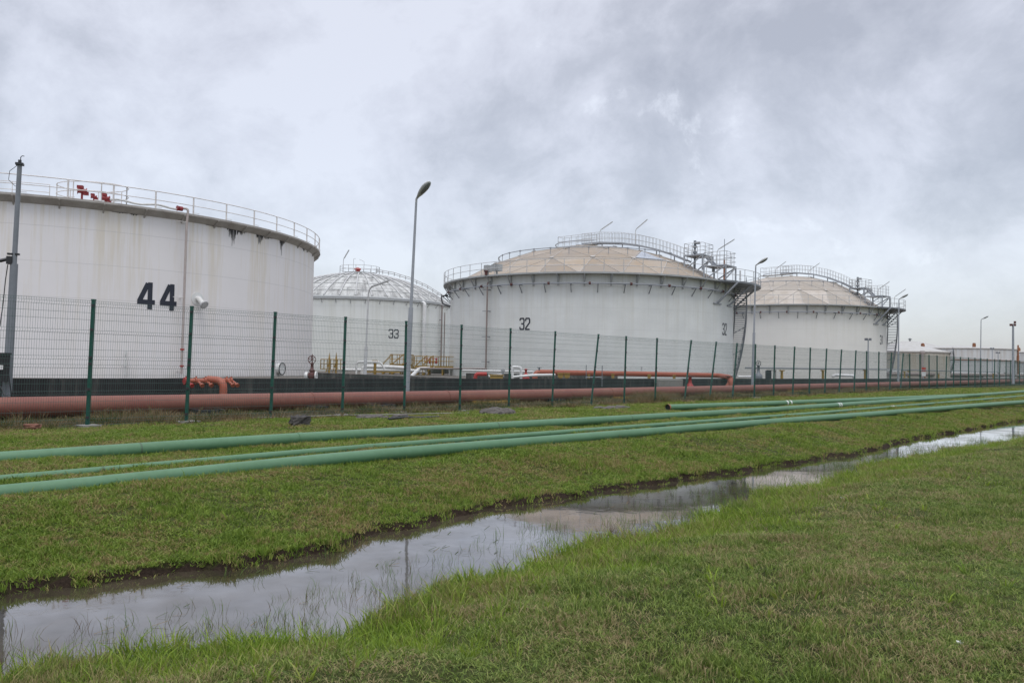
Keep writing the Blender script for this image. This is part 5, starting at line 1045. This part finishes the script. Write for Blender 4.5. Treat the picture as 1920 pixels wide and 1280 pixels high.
# lush fringe on the near bank
S_, T__ = samp(99000, -3, 50, 1.5, 6.6); ok, zz = infr(S_, T__, z=-.3); w = tn(S_) - T__; width = 1.5 + .9 * vn(S_, S_ * 0, .8, 1)
p = np.clip(1 - w / width, 0, 1) ** .7 * (.35 + .9 * vn(S_, T__, 2.1)); p = np.where(w < 0, np.exp(w * 5) * (vn(S_, T__, 2.4, 8) > .52) * .45, p); ok &= (w > -.6) & (rng.uniform(0, 1, len(S_)) < p * np.interp(zz, [4, 20], [.9, .6])); S_, T__, zz = S_[ok], T__[ok], zz[ok]
base = tufts(NV, 9, .05, .15, .0080, .85, 13, True); h = (1.15 - .5 * np.clip(w[ok] / 1.8, 0, 1)) * rng.uniform(.45, 1.25, len(S_)) * np.interp(zz, [4, 8, 30], [.95, 1.0, .9]); scatter('lush_grass', S_, T__, np.stack([h * np.interp(zz, [5, 30], [1, 1.6])] * 2 + [h], 1), base, 'lush', NV, 'lush bright green longer grass along the near edge of the ditch')
# thin reeds standing in the water
S_, T__ = samp(22000, 0, 48, 4.6, 8.2); ok, zz = infr(S_, T__, z=WL); w = T__ - tn(S_); u = tf(S_) - T__
p = np.clip(1 - w / 1.35, 0, 1) ** 1.3 * (.10 + 1.0 * vn(S_, T__, 1.3, 3) * vn(S_, T__, 4.3, 6) * 1.6) * 2.0 + .012; ok &= (w > 0) & (u > .1) & (rng.uniform(0, 1, len(S_)) < p); S_, T__ = S_[ok], T__[ok]
n = len(S_); base = tufts(NV, 5, .07, .13, .0036, .7, 14); xy = None
o = scatter('reed_grass', S_, T__, rng.uniform(.5, 1.25, n), base, 'reed', NV, 'thin grass stems standing in the ditch water'); me = o.data
k = len(base[0]); co = np.zeros(len(me.vertices) * 3, np.float32); me.vertices.foreach_get('co', co); co = co.reshape(-1, 3); co[k:, 2] = WL - .02; me.vertices.foreach_set('co', co.ravel())
# floating stalks
S_, T__ = samp(1500, 0, 30, 4.6, 8.2); ok, zz = infr(S_, T__, z=WL); ok &= (T__ > tn(S_) + .1) & (T__ < tf(S_) - .2) & (rng.uniform(0, 1, len(S_)) < .10 + .5 * (vn(S_, T__, 1.5, 5) > .55)); S_, T__ = S_[ok], T__[ok]; mb = MB()
for s_, t_ in zip(S_, T__):
    a = rng.uniform(-.6, .6) + .75; L_ = rng.uniform(.04, .16); p = ST(s_, t_, WL + .004); w_ = rng.uniform(.003, .007); dx, dy = math.cos(a) * L_, math.sin(a) * L_; nx, ny = -math.sin(a) * w_, math.cos(a) * w_; e = rng.uniform(0, .03)
    mb.add([(p[0] + nx, p[1] + ny, p[2]), (p[0] - nx, p[1] - ny, p[2]), (p[0] + dx - nx, p[1] + dy - ny, p[2] + e), (p[0] + dx + nx, p[1] + dy + ny, p[2] + e)], [(0, 1, 2, 3)])
mb.build('floating_stalks', 'dry'); tag(bpy.data.objects['floating_stalks'], 'dead brown stalks floating on the ditch water', 'debris', kind='stuff')
# weeds along the fence foot and bank lip roots
S_, T__ = samp(16000, 3, 75, 20.2, 24.6); ok, zz = infr(S_, T__); ok &= rng.uniform(0, 1, len(S_)) < .15 + .85 * (vn(S_, T__, .9, 4) > .5); S_, T__, zz = S_[ok], T__[ok], zz[ok]
base = tufts(NV, 10, .10, .16, .010, 1.1, 15, True); scatter('fence_weeds', S_, T__, np.stack([np.interp(zz, [15, 60], [1, 2.0]) * rng.uniform(.6, 1.5, len(S_))] * 2 + [rng.uniform(.3, 1.0, len(S_)) * np.where(vn(S_, T__, 2.3, 6) > .62, 2.0, 1)], 1), base, 'dry', NV, 'rough half dry weeds growing under the fence and the red pipe')
S_, T__ = samp(2600, 27.5, 40, 20.6, 23.6); ok, zz = infr(S_, T__); px = proj(np.stack([S_ * D[0] + T__ * N[0], S_ * D[1] + T__ * N[1], 0 * S_], 1) @ np.eye(3))[0] if False else None
X_ = S_ * D[0] + T__ * N[0]; Y_ = S_ * D[1] + T__ * N[1]; pxx = 960 + F * X_ / Y_; ok &= (np.exp(-((pxx - 1222) / 28) ** 2) + .5 * np.exp(-((pxx - 1340) / 30) ** 2)) > rng.uniform(.0, 1, len(S_)); S_, T__ = S_[ok], T__[ok]
base = tufts(NV, 14, .12, .42, .007, .8, 16, True); scatter('dry_bush', S_, T__, rng.uniform(.5, 1.3, len(S_)), base, 'dry', NV, 'dry brown bushy weeds standing at the fence in front of the red pipe')
# bright broad leaf sprigs
S_, T__ = samp(9000, 1, 30, -1, 11); ok, zz = infr(S_, T__, z=-.2); w = tn(S_) - T__; u = T__ - tf(S_); ok &= ((w > .2) | (u > .1)) & (rng.uniform(0, 1, len(S_)) < np.where(w > 0, np.clip(1.1 - w / 3.2, .16, 1), .16) * (vn(S_, T__, 1.4, 7) > .45)); S_, T__ = S_[ok], T__[ok]
base = tufts(NV, 8, .03, .085, .012, 1.0, 17, True); scatter('broad_grass', S_, T__, rng.uniform(.6, 1.3, len(S_)), base, 'lush', NV, 'sprigs of broad yellow green leaves in the near grass')
# pale creeping runners over the far grass beside the pipes
S_, T__ = samp(40000, 2, 45, 9.9, 15.5); ok, zz = infr(S_, T__); near_p = np.minimum(np.abs(T__ - 10.78), np.abs(T__ - 14.0)); ok &= near_p < .12; S_, T__ = S_[ok], T__[ok]
base = tufts(NV, 8, .05, .075, .005, .7, 18, True); scatter('pipe_side_grass', S_, T__, rng.uniform(.5, 1.3, len(S_)), base, 'lawn', NV, 'longer grass growing against the green pipes')

# ------------------------------------------------------------------ light
SUN_EL, SUN_AZ = math.radians(68), math.radians(168)     # azimuth from +Y clockwise: behind the camera, slightly right
w = bpy.data.worlds.new('World'); sc.world = w; w.use_nodes = True; nt = w.node_tree; nt.nodes.clear()
out = nt.nodes.new('ShaderNodeOutputWorld'); sky = nt.nodes.new('ShaderNodeTexSky'); sky.sky_type = 'NISHITA'; sky.sun_disc = False; sky.sun_elevation = SUN_EL; sky.sun_rotation = SUN_AZ
b1 = nt.nodes.new('ShaderNodeBackground'); nt.links.new(sky.outputs[0], b1.inputs[0]); b1.inputs[1].default_value = .05
tcg = nt.nodes.new('ShaderNodeTexCoord').outputs['Generated']; sp = nt.nodes.new('ShaderNodeSeparateXYZ'); nt.links.new(tcg, sp.inputs[0]); zc = mth(nt, 'MAXIMUM', sp.outputs[2], 0.0)
cv = mapping(nt, tcg, (1, 1, 1.35), (1.2, 0, 1.9))
warp = nt.nodes.new('ShaderNodeTexNoise'); warp.inputs['Scale'].default_value = 2.0; warp.inputs['Detail'].default_value = 3; nt.links.new(cv, warp.inputs['Vector'])
wv = nt.nodes.new('ShaderNodeVectorMath'); wv.operation = 'MULTIPLY_ADD'; nt.links.new(warp.outputs['Color'], wv.inputs[0]); wv.inputs[1].default_value = (.22, .22, .22); nt.links.new(cv, wv.inputs[2]); cv = wv.outputs[0]
big = noise(nt, cv, 2.1, 3, .5); med = noise(nt, cv, 5.0, 8, .62); fin = noise(nt, cv, 17, 8, .65)
v = mth(nt, 'ADD', mth(nt, 'MULTIPLY', big, .48), mth(nt, 'ADD', mth(nt, 'MULTIPLY', med, .40), mth(nt, 'MULTIPLY', fin, .12)))
col = ramp(nt, v, [(.41, (.385, .38, .40)), (.47, (.475, .47, .495)), (.52, (.58, .575, .61)), (.58, (.67, .67, .71))])
el = ramp(nt, zc, [(0.0, (.19, .22, .31)), (.05, (.33, .345, .42)), (.10, (.45, .45, .51))]); col = mix(nt, ramp(nt, zc, [(0.0, .6), (.12, 0.0)]), col, el)
spot = ramp(nt, mth(nt, 'ADD', mth(nt, 'MULTIPLY', noise(nt, cv, 4.2, 3, .5), .6), mth(nt, 'MULTIPLY', fin, .4)), [(.615, 0.0), (.67, .38)]); col = mix(nt, spot, col, (.80, .81, .85))
b2 = nt.nodes.new('ShaderNodeBackground'); nt.links.new(col, b2.inputs[0]); stg = ramp(nt, zc, [(0.0, .128), (.16, .158), (.42, .165), (.85, .42)])     # cloud brightens towards the zenith as under an overcast
nt.links.new(mth(nt, 'MULTIPLY', stg, 5.6), b2.inputs[1])
ad = nt.nodes.new('ShaderNodeAddShader'); nt.links.new(b1.outputs[0], ad.inputs[0]); nt.links.new(b2.outputs[0], ad.inputs[1]); nt.links.new(ad.outputs[0], out.inputs[0])
ld = bpy.data.lights.new('sun', 'SUN'); ld.energy = .95; ld.angle = math.radians(25); ld.color = (1, .97, .93); lo = bpy.data.objects.new('sun', ld); COL.objects.link(lo)
dv = Vector((math.sin(SUN_AZ) * math.cos(SUN_EL), math.cos(SUN_AZ) * math.cos(SUN_EL), math.sin(SUN_EL))); lo.rotation_euler = dv.to_track_quat('Z', 'Y').to_euler()
vs = sc.view_settings; vs.view_transform = 'Standard'; vs.look = 'None'; vs.gamma = 1; vs.exposure = 0.12; vs.use_curve_mapping = False
for o in bpy.data.objects:
    if '_w' in o: del o['_w']
